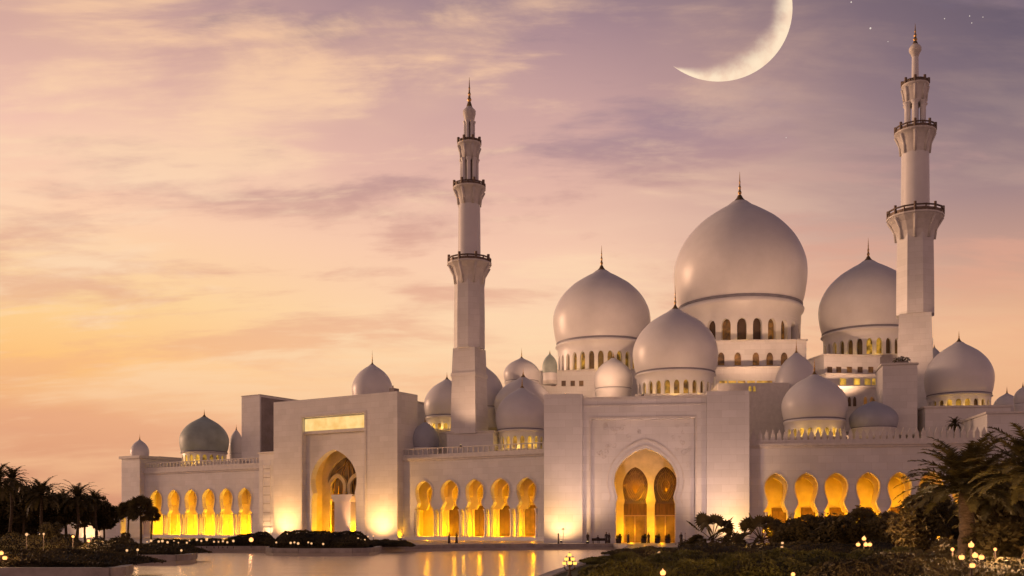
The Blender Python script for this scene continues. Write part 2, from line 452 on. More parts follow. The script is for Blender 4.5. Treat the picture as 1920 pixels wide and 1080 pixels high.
# granite coping along the water, a little proud of the paving
mb = MB()
pts = [Vector((X(p, d), d)) for p, d in shore[:-1]]
for i in range(len(pts) - 1):
    a, b = pts[i], pts[i + 1]
    tdir = (b - a).normalized(); nrm = Vector((tdir.y, -tdir.x))
    q = [a + nrm * 0.12, b + nrm * 0.12, b - nrm * 0.55, a - nrm * 0.55]
    mb.add([(p.x, p.y, -0.30) for p in q] + [(p.x, p.y, GZ + 0.10) for p in q], [(4, 5, 6, 7), (0, 1, 5, 4), (1, 2, 6, 5), (2, 3, 7, 6), (3, 0, 4, 7)])
tag(mb.build('kerb', 'kerb'), kind='structure')
# planted banks
def sheet(pl, name, mat, dz):
    mb = MB(); mb.add([(X(p, d), d, GZ + dz) for p, d in pl], [tuple(range(len(pl)))])
    return tag(mb.build(name, mat), kind='structure')
sheet([(-900, 61.5), (200, 61.5), (238, 65), (236, 75), (190, 86), (190, 90), (328, 90.5), (352, 94), (360, 98), (336, 116), (330, 133), (500, 134), (505, 124), (520, 119.5), (655, 119), (690, 122), (700, 135), (640, 150), (430, 158), (-200, 175)], 'lawn', 'lawn', 0.006)
sheet([(1190, 120), (1150, 90), (1100, 69), (1050, 54), (980, 40), (980, 16), (4200, 16), (2400, 120), (1900, 128), (1290, 132)], 'lawn', 'lawn', 0.006)

# ------------------------------------------------------------------ arcade wings
WARM = (1.0, 0.44, 0.0)
def arcade(seg, t0, s0, s1, centers, hw, za, zw, zn, hn, zc, hc, zcor, ztop, depth, label, light, merlon=1.2, parapet='railing', door_off=0.0):
    sc = 0.5 * (s0 + s1)
    root = thing('arcade_wing', label, 'arcade', seg.pt(sc, t0, 0), -seg.a, 'arcaded wings of the mosque front')
    lx = lambda q: q - sc
    zf = 0.9
    x0, x1 = lx(s0), lx(s1)
    cs = [lx(c) for c in centers]
    poly = [(x0, zf), ]
    # end piers stand on the floor, the others on their columns
    first, last = cs[0] - hc, cs[-1] + hc
    poly.append((first, zf))
    for c in cs:
        hs = horseshoe(c, hw, za, zw, zn, hn, zc, hc)
        poly += hs
    poly += [(last, zf), (x1, zf), (x1, zcor), (x0, zcor)]
    mb = MB(); mb.prism(poly, 0, 1.1)
    mb.build('front_wall', 'marble', root)
    # raised arch surrounds
    for c in cs:
        o_ = horseshoe(c, hw + 0.22, za + 0.3, zw, zn, hn + 0.2, zc + 0.2, hc + 0.05)[3:-3]
        i_ = horseshoe(c, hw + 0.003, za + 0.003, zw, zn, hn + 0.003, zc + 0.2, hc)[3:-3]
        mb = MB()
        n = len(o_)
        vs = [(x, -0.10, z) for x, z in o_] + [(x, -0.10, z) for x, z in i_] + [(x, 0.02, z) for x, z in o_] + [(x, 0.02, z) for x, z in i_]
        fs = []
        for i in range(n - 1):
            fs += [(i, i + 1, n + i + 1, n + i), (i, 2 * n + i, 2 * n + i + 1, i + 1), (n + i, n + i + 1, 3 * n + i + 1, 3 * n + i)]
        mb.add(vs, fs)
        mb.build('arch_surround', 'trim', root)
    # column clusters
    edges = [cs[0] - hc + 0.35] + [0.5 * (cs[i] + cs[i + 1]) for i in range(len(cs) - 1)] + [cs[-1] + hc - 0.35]
    for k, e_ in enumerate(edges):
        pier = 0.5 * (cs[1] - cs[0]) - hc
        offs = (-pier + 0.12, pier - 0.12) if 0 < k < len(edges) - 1 else (0.0,)
        for dx_ in offs:
            for ty in (0.22, 0.88):
                c_ = MB()
                c_.lathe([(0.30, zf), (0.30, zf + 0.25), (0.22, zf + 0.4), (0.20, zf + 0.5), (0.19, zc - 1.1), (0.22, zc - 1.0)], 10, (e_ + dx_, ty))
                col = c_.build('column', 'marble_plain', root)
                c_ = MB()
                c_.lathe([(0.21, zc - 1.0), (0.25, zc - 0.75), (0.32, zc - 0.35), (0.46, zc - 0.10), (0.46, zc - 0.003)], 10, (e_ + dx_, ty))
                c_.build('capital', 'gold' if False else 'trim', col)
    # plinth, back wall, ceiling
    mb = MB(); mb.box(x0, x1, -1.2, depth, 0.05, 0.45); mb.box(x0, x1, -0.6, depth, 0.453, zf - 0.003)
    mb.build('plinth', 'marble_plain', root)
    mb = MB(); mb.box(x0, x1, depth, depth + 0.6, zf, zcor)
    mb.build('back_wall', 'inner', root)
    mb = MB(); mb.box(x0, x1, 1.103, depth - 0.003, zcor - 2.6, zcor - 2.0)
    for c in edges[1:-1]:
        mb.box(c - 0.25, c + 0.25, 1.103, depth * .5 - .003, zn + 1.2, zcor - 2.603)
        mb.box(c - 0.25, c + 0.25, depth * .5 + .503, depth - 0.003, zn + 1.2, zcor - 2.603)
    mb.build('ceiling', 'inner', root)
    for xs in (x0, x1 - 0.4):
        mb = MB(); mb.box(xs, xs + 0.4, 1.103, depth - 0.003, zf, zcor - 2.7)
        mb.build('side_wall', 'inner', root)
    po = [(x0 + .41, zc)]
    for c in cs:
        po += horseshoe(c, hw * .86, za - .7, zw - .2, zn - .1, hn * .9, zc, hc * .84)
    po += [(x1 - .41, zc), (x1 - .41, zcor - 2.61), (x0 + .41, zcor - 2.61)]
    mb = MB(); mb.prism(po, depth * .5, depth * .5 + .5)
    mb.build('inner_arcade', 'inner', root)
    for k, e_ in enumerate(edges[1:-1]):
        c_ = MB(); c_.lathe([(.34, zf), (.34, zf + .3), (.25, zf + .5), (.24, zc - .6), (.42, zc - .003)], 10, (e_, depth * .5 + .25))
        c_.build('column', 'inner', root)
    # tall doors with arched fanlights in the back wall
    for c0 in cs:
        c = c0 + door_off
        mb = MB()
        ph = [(c - 1.2, zf), (c - 1.2, zc + .8), (c + 1.2, zc + .8), (c + 1.2, zf)]
        mb.prism(ph, depth - 0.12, depth - 0.004)
        dr = mb.build('door', 'wood', root)
        mb = MB(); mb.box(c - 0.95, c - 0.08, depth - 0.16, depth - 0.123, zf + 0.6, zc + .2); mb.box(c + 0.08, c + 0.95, depth - 0.16, depth - 0.123, zf + 0.6, zc + .2)
        mb.build('door_glass', 'doorglass', dr)
    # cornice and parapet
    mb = MB()
    for (a, b, o) in ((zcor + 0.003, zcor + 0.35, 0.25), (zcor + 0.353, zcor + 0.7, 0.5), (zcor + 0.703, ztop, 0.15)):
        mb.box(x0, x1, -o, depth + 0.5, a, b)
    mb.build('cornice', 'trim', root)
    mb = MB()
    n = int((x1 - x0) / merlon)
    st = (x1 - x0) / n
    for i in range(n):
        c = x0 + st * (i + 0.5)
        if parapet == 'merlon':
            w = st * 0.36
            mb.prism([(c - w, ztop + 0.003), (c + w, ztop + 0.003), (c + w * 0.8, ztop + 0.5), (c + w * 0.95, ztop + 0.85), (c + w * 0.45, ztop + 1.25), (c, ztop + 1.8), (c - w * 0.45, ztop + 1.25), (c - w * 0.95, ztop + 0.85), (c - w * 0.8, ztop + 0.5)], 0.0, 0.35)
        else:
            mb.box(c - 0.12, c + 0.12, 0.05, 0.3, ztop + 0.003, ztop + 1.1)
    if parapet != 'merlon': mb.box(x0, x1, 0.0, 0.35, ztop + 1.103, ztop + 1.3)
    mb.build('parapet', 'trim', root)
    # one warm lamp hidden low in every bay
    for i, c in enumerate(cs):
        f = 0.75 + 0.5 * random.random()
        lamp('bay_light', 'POINT', root, (c + random.uniform(-1.2, .4), depth * 0.32, 1.7), light * f * .8, WARM, 0.3)
        lamp('bay_light', 'POINT', root, (c + random.uniform(-.8, .8), depth * 0.76, 1.9), light * (1.6 - f) * .85, WARM, 0.3)
        lamp('bay_light', 'POINT', root, (c, 1.6, zc + 1.0), light * 0.06, WARM, 0.4)
    return root

# middle wing
cpx = [795, 843, 890, 938, 987]
arcade(SL, 0, SL.s(752), SL.s(1034), [SL.s(p) for p in cpx], 2.15, 12.2, 9.9, 7.7, 1.55, 6.3, 2.45, 16.2, 17.5, 7.0,
       'arcaded wing of five golden arches between the two gateways', 1150, door_off=2.6)
# left wing
tl = 6.0
cpx = [293, 326, 358, 391, 424, 459]
dl = SL.d(376, tl)
arcade(SL, tl, SL.s(262, tl), SL.s(520, tl), [SL.s(p, tl) for p in cpx], 2.25, Z(917, dl), Z(936, dl), Z(955, dl), 1.7, Z(964, dl), 2.55, Z(886, dl), Z(873, dl), 7.0,
       'far left arcaded wing of six narrow golden arches', 1500, parapet='railing', door_off=2.4)
# right wing
tr_ = 4.0
cpx = [1455, 1512, 1568, 1628, 1687, 1746, 1805]
arcade(SR, tr_, SR.s(1395, tr_), SR.s(1852, tr_), [SR.s(p, tr_) for p in cpx], 1.85, 11.6, 9.3, 6.9, 1.25, 5.2, 2.0, 15.7, 17.0, 6.5,
       'right arcaded wing topped with pointed merlons behind the palms', 1050, 1.0, 'merlon', door_off=1.2)

# ------------------------------------------------------------------ gateways
def rect_arch_wall(mb, x0, x1, ztop, arch, y0, y1, zb=0.1):
    poly = [(x0, zb), (arch[0][0], zb)] + arch + [(arch[-1][0], zb), (x1, zb), (x1, ztop), (x0, ztop)]
    mb.prism(poly, y0, y1)

def frame_wall(mb, x0, x1, ztop, a, b, zo, y0, y1, zb=0.1):
    mb.prism([(x0, zb), (a, zb), (a, zo), (b, zo), (b, zb), (x1, zb), (x1, ztop), (x0, ztop)], y0, y1)

def moulding(mb, a, b, ztop, w, y0, y1, zb=0.1):
    mb.prism([(a, zb), (a + w, zb), (a + w, ztop - w), (b - w, ztop - w), (b - w, zb), (b, zb), (b, ztop), (a, ztop)], y0, y1)

def flood(loc, aim, energy, label, spot=95, color=(1.0, 0.56, 0.22), size=0.25):
    """a squat floodlight on a bracket"""
    r = thing('floodlight', label, 'floodlight', loc, 0, 'floodlights washing the white walls')
    mb = MB(); mb.box(-0.22, 0.22, -0.15, 0.15, 0.0, 0.12); mb.box(-0.2, -0.16, -0.05, 0.05, 0.123, 0.35); mb.box(0.16, 0.2, -0.05, 0.05, 0.123, 0.35)
    mb.build('bracket', 'metal', r)
    mb = MB(); mb.lathe([(0.10, 0.2), (0.15, 0.24), (0.15, 0.42)], 10)
    mb.build('housing', 'metal', r)
    mb = MB(); mb.lathe([(0.13, 0.424), (0.13, 0.44)], 10)
    mb.build('lens', 'flood', r)
    la = Vector(aim) - Vector(loc)
    lamp('bulb', 'SPOT', r, (0, 0, 0.55), energy, color, size, aim=la, spot=spot, blend=0.9)
    return r

# --- right gateway, facing the lake
s_c = SR.s(1212)
gp = thing('gateway', 'broad white gateway facing the lake with two dark tracery windows in its arch', 'gateway', SR.pt(s_c, 0, 0), -SR.a, 'gateways of the mosque')
lx = lambda px, t=0.0: SR.s(px, t) - s_c
zt = SR.z(1365, 733)
D = 11.0
mb = MB(); mb.box(lx(1020), lx(1092), 0, D, 0.1, zt)
mb.build('pylon', 'marble', gp)
mb = MB(); mb.box(lx(1325), lx(1405), 0, D, 0.1, zt)
mb.build('pylon', 'marble', gp)
zo = SR.z(1205, 785, 0.8)
mb = MB(); frame_wall(mb, lx(1092) + 0.003, lx(1325) - 0.003, zt - 0.5, lx(1108, .8), lx(1303, .8), zo, 0.8, 2.0)
mb.build('front_wall', 'marble', gp)
mb = MB()
moulding(mb, lx(1108, .8) - 0.35, lx(1303, .8) + 0.35, zo + 0.35, 0.28, 0.72, 0.797)
mb.box(lx(1092) + 0.01, lx(1325) - 0.01, 0.70, 0.797, zt - 2.0, zt - 1.8)
mb.box(lx(1092) + 0.01, lx(1325) - 0.01, 0.66, 0.797, zt - 0.9, zt - 0.5)
mb.build('moulding', 'trim', gp)
dz_ = SR.d(1210, 1.4)
ca = lx(1210, 1.4)
za, zw, zn, zc = Z(840, dz_), Z(903, dz_), Z(930, dz_), Z(944, dz_)
hw = 58 / F * dz_
arch = horseshoe(ca, hw, za, zw, zn, hw * 0.90, zc, hw * 0.95, 16)
mb = MB(); rect_arch_wall(mb, lx(1108, .8) + 0.003, lx(1303, .8) - 0.003, zo - 0.003, arch, 1.4, 3.4)
mb.build('panel_wall', 'marble', gp)
# carved hood round the arch
for off, wd in ((1.05, 0.22), (0.30, 0.18)):
    o_ = horseshoe(ca, hw + off + wd, za + (off + wd) * 1.25, zw, zn, hw * 0.90 + off + wd, zc, hw * .95 + off + wd, 16)
    i_ = horseshoe(ca, hw + off, za + off * 1.25, zw, zn, hw * 0.90 + off, zc, hw * .95 + off, 16)
    n = len(o_)
    mb = MB()
    vs_ = [(x, 1.30, z) for x, z in o_] + [(x, 1.30, z) for x, z in i_] + [(x, 1.397, z) for x, z in o_] + [(x, 1.397, z) for x, z in i_]
    fs_ = []
    for i in range(n - 1):
        fs_ += [(i, i + 1, n + i + 1, n + i), (i, 2 * n + i, 2 * n + i + 1, i + 1), (n + i, n + i + 1, 3 * n + i + 1, 3 * n + i)]
    mb.add(vs_, fs_); mb.build('arch_surround', 'trim', gp)
# low relief of scrolling stems on the spandrels
mb = MB()
rr = random.Random(3)
for side in (-1, 1):
    for k in range(34):
        x = side * rr.uniform(0.8, 7.4); z = rr.uniform(za - 4.5, zo - 0.9)
        if (x / (hw + 1.6)) ** 2 + (max(0, z - zw) / (za - zw + 2.3)) ** 2 < 1 or abs(x) > 7.6: continue
        r0 = rr.uniform(0.25, 0.6); a0 = rr.uniform(0, 6.28)
        pts_ = []
        for i in range(14):
            a = a0 + i * 0.5; q = r0 * (1 - i / 16)
            pts_.append((ca + x + q * math.cos(a), 1.385, z + q * math.sin(a)))
        mb.tube(pts_, 0.03, 5)
mb.build('relief', 'trim', gp)
# vestibule
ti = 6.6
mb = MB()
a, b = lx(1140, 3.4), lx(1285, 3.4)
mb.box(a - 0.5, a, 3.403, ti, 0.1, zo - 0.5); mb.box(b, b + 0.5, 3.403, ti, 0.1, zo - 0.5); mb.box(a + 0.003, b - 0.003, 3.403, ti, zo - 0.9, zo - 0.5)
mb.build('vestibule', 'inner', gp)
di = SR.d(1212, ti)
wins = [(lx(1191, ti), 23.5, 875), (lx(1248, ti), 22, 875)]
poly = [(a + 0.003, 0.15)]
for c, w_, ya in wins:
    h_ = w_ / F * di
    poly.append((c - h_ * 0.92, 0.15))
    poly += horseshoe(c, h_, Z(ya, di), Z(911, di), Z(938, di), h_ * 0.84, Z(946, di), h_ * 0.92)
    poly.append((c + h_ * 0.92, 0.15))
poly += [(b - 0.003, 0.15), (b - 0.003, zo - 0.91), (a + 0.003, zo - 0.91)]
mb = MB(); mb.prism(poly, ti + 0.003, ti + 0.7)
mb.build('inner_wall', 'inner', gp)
for c, w_, ya in wins:
    h_ = w_ / F * di
    mb = MB(); mb.box(c - h_ - 0.1, c + h_ + 0.1, ti + 0.72, ti + 0.8, Z(945, di), Z(ya, di) + 0.2)
    wn = mb.build('window', 'pane_dark', gp)
    mb = MB()
    yy = ti + 0.62
    z0_, z1_ = Z(940, di), Z(ya, di)
    zc_ = 0.5 * (z0_ + z1_) - 0.4
    for i in range(9):
        an = math.pi * (0.02 + i / 8 * 0.96)
        x_, z_ = c + h_ * 0.95 * math.cos(an), zc_ + (z1_ - zc_) * 0.8 * math.sin(an)
        mb.tube([(c, yy, zc_ - 1.2), (0.5 * (c + x_), yy, 0.5 * (zc_ + z_) + 0.45), (x_, yy, z_)], 0.05, 4)
    for q in (0.35, 0.7):
        mb.tube([(c + h_ * q * math.cos(i / 16 * 6.2832), yy - 0.03, zc_ + (z1_ - zc_) * q * math.sin(i / 16 * 6.2832)) for i in range(17)], 0.05, 4)
    for k in range(-6, 7):
        mb.tube([(c + k * .32 - 1.6, yy + .04, z0_), (c + k * .32 + 1.6, yy + .04, z1_)], .03, 4)
        mb.tube([(c + k * .32 + 1.6, yy + .06, z0_), (c + k * .32 - 1.6, yy + .06, z1_)], .03, 4)
    mb.build('tracery', 'gold', wn)
    # entrance doors below
    zl = Z(965, di)
    mb = MB(); mb.box(c - h_ * .95, c + h_ * .95, ti + 0.45, ti + 0.69, zl - 0.05, Z(946, di) + 0.15)
    mb.build('transom', 'wood', gp)
    mb = MB(); mb.box(c - h_ * .95, c + h_ * .95, ti + 0.62, ti + 0.69, 0.15, zl - 0.053)
    dr = mb.build('door', 'doorglass', gp)
    mb = MB()
    for f in (-0.86, -0.05, 0.78):
        mb.box(c + h_ * f - 0.02, c + h_ * f + 0.12, ti + 0.5, ti + 0.617, 0.15, zl - 0.25)
    mb.box(c - h_ * .9, c + h_ * .9, ti + 0.49, ti + 0.614, zl - 0.24, zl - 0.06)
    mb.build('door_frame', 'gold', dr)
mb = MB(); mb.box(lx(1092), lx(1325), 8.2, D, 0.1, zt - 0.6); mb.box(lx(1092) + .003, lx(1325) - .003, 2.003, 8.197, zt - 1.2, zt - 0.6)
mb.build('roof', 'roof', gp)
lamp('arch_light', 'POINT', gp, (ca - 2.6, 4.6, 2.2), 800, WARM, 0.3)
lamp('arch_light', 'POINT', gp, (ca + 2.6, 4.6, 2.2), 650, WARM, 0.3)
lamp('arch_light', 'POINT', gp, (ca - .6, 4.6, 8.2), 620, WARM, 0.4)

# --- left gateway, seen obliquely, with a glowing strip
tg = -2.0
s_g = SL.s(629, tg)
gl = thing('gateway', 'oblique white gateway with a glowing yellow strip above its pointed arch', 'gateway', SL.pt(s_g, tg, 0), -SL.a, 'gateways of the mosque')
lx = lambda px, t=0.0: SL.s(px, tg + t) - s_g
zt = SL.z(640, 743, tg)
zo = SL.z(624, 779, tg)
DG = 6.8
mb = MB(); frame_wall(mb, lx(513), lx(745), zt, lx(567), lx(683), zo, 0, DG)
mb.build('front_wall', 'marble', gl)
mb = MB(); moulding(mb, lx(567) - 0.5, lx(683) + 0.5, zo + 0.5, 0.42, -0.08, -0.003)
mb.build('moulding', 'trim', gl)
ya = 1.1
dg = SL.d(625, tg + ya)
zs0, zs1 = SL.z(624, 806, tg + ya), SL.z(624, 783, tg + ya)
mb = MB(); mb.box(lx(567) + 0.25, lx(683) - 0.25, 0.55, 0.75, zs0, zs1)
mb.build('light_strip', 'panel', gl)
mb = MB(); mb.box(lx(567) + 0.003, lx(683) - 0.003, 0.45, 0.9, zs0 - 0.7, zs0 - 0.05)
mb.box(lx(567) + 0.003, lx(683) - 0.003, 0.76, 1.0, zs0 - 0.047, zo - 0.003)
mb.build('lintel', 'trim', gl)
ca = lx(625, ya)
kk = (SL.s(668, tg + ya) - SL.s(582, tg + ya)) / 2
za, zw, zn, zc = Z(843, dg), Z(902, dg), Z(924, dg), Z(938, dg)
arch = horseshoe(ca, kk, za, zw, zn, kk * 0.92, zc, kk * 0.96, 16)
mb = MB(); rect_arch_wall(mb, lx(567) + 0.003, lx(683) - 0.003, zs0 - 0.703, arch, ya, ya + 1.6)
mb.build('panel_wall', 'marble', gl)
# vaulted porch behind the arch
a, b = ca - kk * 1.12, ca + kk * 1.12
ti = 5.6
for xs in (a - 0.5, b):
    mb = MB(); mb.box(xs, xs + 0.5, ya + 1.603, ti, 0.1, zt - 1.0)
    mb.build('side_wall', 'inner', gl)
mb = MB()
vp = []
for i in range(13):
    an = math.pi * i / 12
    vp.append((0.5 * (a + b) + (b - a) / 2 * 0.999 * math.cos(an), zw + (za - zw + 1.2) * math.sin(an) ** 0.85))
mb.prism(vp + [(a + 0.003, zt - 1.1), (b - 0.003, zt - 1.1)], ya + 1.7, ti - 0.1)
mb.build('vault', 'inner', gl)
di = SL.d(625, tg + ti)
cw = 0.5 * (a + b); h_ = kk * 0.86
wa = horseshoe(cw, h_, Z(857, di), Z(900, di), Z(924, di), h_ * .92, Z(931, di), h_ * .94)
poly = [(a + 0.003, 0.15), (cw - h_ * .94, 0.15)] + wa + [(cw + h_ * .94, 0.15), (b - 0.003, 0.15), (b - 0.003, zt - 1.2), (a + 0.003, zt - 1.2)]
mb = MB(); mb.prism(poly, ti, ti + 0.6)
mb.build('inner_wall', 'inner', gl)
mb = MB(); mb.box(cw - h_ - .1, cw + h_ + .1, ti + 0.62, ti + 0.7, Z(932, di), Z(855, di))
wn = mb.build('window', 'pane_dark', gl)
mb = MB()
for q in (-.55, .0, .55): mb.tube([(cw + h_ * q, ti + .55, Z(932, di)), (cw + h_ * q * .9, ti + .5, Z(900, di)), (cw + h_ * q * .25, ti + .55, Z(862, di))], .14, 5)
for q in (-.8, -.3, .28, .8): mb.tube([(cw + h_ * .1, ti + .5, Z(862, di)), (cw + h_ * q * .8, ti + .42, Z(885, di)), (cw + h_ * q, ti + .45, Z(931, di))], .12, 5)
mb.build('tracery', 'gold', wn)
for q in (-.5, .5):
    o_ = horseshoe(cw + h_ * q, h_ * .47, Z(888, di), Z(914, di), Z(930, di), h_ * .42, Z(937, di), h_ * .44)
    i_ = horseshoe(cw + h_ * q, h_ * .33, Z(896, di), Z(915, di), Z(930, di), h_ * .28, Z(937, di), h_ * .30)
    n = len(o_)
    mb = MB()
    mb.add([(x, ti - .25, z) for x, z in o_] + [(x, ti - .25, z) for x, z in i_] + [(x, ti + .35, z) for x, z in o_] + [(x, ti + .35, z) for x, z in i_],
           [f_ for i in range(n - 1) for f_ in ((i, i + 1, n + i + 1, n + i), (i, 2 * n + i, 2 * n + i + 1, i + 1), (n + i, n + i + 1, 3 * n + i + 1, 3 * n + i))])
    for e_ in (-.37, .37):
        mb.lathe([(.42, .15), (.42, .6), (.3, .8), (.28, Z(945, di)), (.5, Z(937, di))], 10, (cw + h_ * (q + e_), ti + .05))
    mb.build('inner_arch', 'inner', gl)
mb = MB(); mb.box(cw - h_ * .94, cw + h_ * .94, ti + .3, ti + .58, Z(947, di), Z(932, di)); mb.build('transom', 'wood', gl)
mb = MB(); mb.box(cw - h_ * .94, cw + h_ * .94, ti + .5, ti + .58, .15, Z(947, di) - .003)
dr = mb.build('door', 'doorglass', gl)
mb = MB()
for q in (-.92, -.66, -.34, -.02, .3, .62, .86): mb.box(cw + h_ * q, cw + h_ * q + .22, ti + .38, ti + .497, .15, Z(950, di))
mb.box(cw - h_ * .92, cw + h_ * .92, ti + .37, ti + .494, Z(957, di), Z(955, di))
mb.build('door_frame', 'gold', dr)
# square pillar standing in the arch
pz = SL.z(645, 927, tg + 2.8)
mb = MB(); x0, x1 = lx(627, 3.0), lx(657, 3.0)
mb.box(x0, x1, 3.0, 5.0, 0.9, pz - 1.6); mb.box(x0 - 0.25, x1 + 0.25, 2.75, 5.25, 0.1, 0.897)
mb.prism([(x0, pz - 1.597), (x1, pz - 1.597), (x1 + 0.7, pz - 0.4), (x1 + 0.7, pz), (x0 - 0.7, pz), (x0 - 0.7, pz - 0.4)], 2.7, 5.2)
mb.build('pillar', 'marble_plain', gl)
mb = MB(); mb.box(lx(567) + .01, lx(683) - .01, 3.0, DG, zt - 2.0, zt - .6)
mb.build('roof', 'roof', gl)
mb = MB(); q = lx(724); mb.box(q, q + 1.3, 1.0, 2.6, zt, zt + 0.9); mb.box(q + 0.4, q + 0.6, 1.5, 1.7, zt + 0.9, zt + 1.5)
mb.build('roof_vent', 'dark_shade_stone', gl)
lamp('arch_light', 'POINT', gl, (ca - 3.2, 3.6, 2.4), 1000, WARM, 0.3)
lamp('arch_light', 'POINT', gl, (ca + 3.6, 3.9, 2.6), 600, WARM, 0.3)
lamp('arch_light', 'POINT', gl, (ca - 1.5, 4.3, 8.0), 800, WARM, 0.4)

# pylon and low block at the left of that gateway
def block(name, label, cat, pxa, pxb, pyt, seg, t, depth, mat='marble', pyb=None, cap=0.0, group=None):
    sa, sb = seg.s(pxa, t), seg.s(pxb, t)
    c = 0.5 * (sa + sb); pxm = 0.5 * (pxa + pxb)
    zt = seg.z(pxm, pyt, t); zb = 0.1 if pyb is None else seg.z(pxm, pyb, t)
    r = thing(name, label, cat, seg.pt(c, t, zb), -seg.a, group)
    h = zt - zb; w = (sb - sa) / 2
    mb = MB(); mb.box(-w, w, 0, depth, 0, h)
    mb.build('wall', mat, r)
    if cap:
        mb = MB(); mb.box(-w - cap, w + cap, -cap, depth + cap, h + 0.003, h + 0.003 + cap * 1.4)
        mb.build('cornice', 'trim', r)
    return r, zt, zb, w
r, zt2, zb2, w2 = block('pylon_tower', 'plain white tower with a dark right side left of the oblique gateway', 'tower', 453, 487, 742, SL, 13.8, 14.0, cap=0.12)
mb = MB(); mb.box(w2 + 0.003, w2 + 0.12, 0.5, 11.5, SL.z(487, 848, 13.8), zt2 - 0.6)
mb.build('shade_panel', 'dark_shade_stone', r)  # thin dark panel, shade of the tower's right side put into its colour
block('link_wall', 'low white wall between the far left arcade and the oblique gateway', 'wall', 486, 514, 850, SL, 1.8, 6.0, cap=0.25)
r, zt3, zb3, w3 = block('corner_tower', 'slim square corner tower at the far left end of the mosque', 'tower', 228, 262, 860, SL, 4.5, 9.0, cap=0.5)
block('roof_block', 'flat stone slab block behind the far left corner tower', 'roof block', 243, 298, 858, SL, 14.5, 9, 'trim', 895, 0.1)

# ladder-like scaffold at the end of the left arcade
r = thing('ladder_rack', 'thin vertical rack of rungs on the wall beside the oblique gateway', 'rack', SL.pt(SL.s(500, 1.2), 1.2, 0.1), -SL.a)
mb = MB(); zz = SL.z(500, 872, 1.2)
mb.box(-1.2, -1.1, 0, 0.1, 0, zz); mb.box(1.1, 1.2, 0, 0.1, 0, zz)
mb.build('rail', 'trim', r)
for i in range(8):
    mb = MB(); z_ = 2 + i * (zz - 3) / 7; mb.box(-1.097, 1.097, 0.02, 0.09, z_, z_ + 0.12); mb.build('rung', 'dark_shade_stone', r)

# ------------------------------------------------------------------ domes
PROF = [(0.92, 0.0), (0.955, 0.12), (0.985, 0.30), (1.0, 0.49), (0.978, 0.68), (0.905, 0.88), (0.785, 1.075), (0.60, 1.27), (0.45, 1.38), (0.31, 1.47), (0.20, 1.535), (0.12, 1.60)]
def spline(p, k=4):
    out = []
    for i in range(len(p) - 1):
        p0 = p[max(i - 1, 0)]; p1 = p[i]; p2 = p[i + 1]; p3 = p[min(i + 2, len(p) - 1)]
        for j in range(k):
            t_ = j / k
            out.append(tuple(0.5 * (2 * p1[c] + (p2[c] - p0[c]) * t_ + (2 * p0[c] - 5 * p1[c] + 4 * p2[c] - p3[c]) * t_ ** 2 + (3 * p1[c] - p0[c] - 3 * p2[c] + p3[c]) * t_ ** 3) for c in (0, 1)))
    out.append(p[-1]); return out
PROFS = spline(PROF)

def finial(parent, z0, h, r):
    mb = MB()
    pr = [(r * 2.2, 0), (r * 1.9, .05), (r * 1.5, .12), (r * 1.1, .17), (r * .95, .20), (r * 1.35, .23), (r * 1.45, .26), (r * 1.2, .30), (r * .85, .33), (r * .8, .40),
          (r * 1.0, .43), (r * 1.0, .46), (r * .7, .49), (r * .55, .52), (r * .5, .60), (r * .6, .63), (r * .6, .65), (r * .4, .68), (r * .3, .80), (r * .08, 1.0)]
    mb.lathe([(a_, z0 + b_ * h) for a_, b_ in pr], 12)
    return mb.build('finial', 'gold', parent)

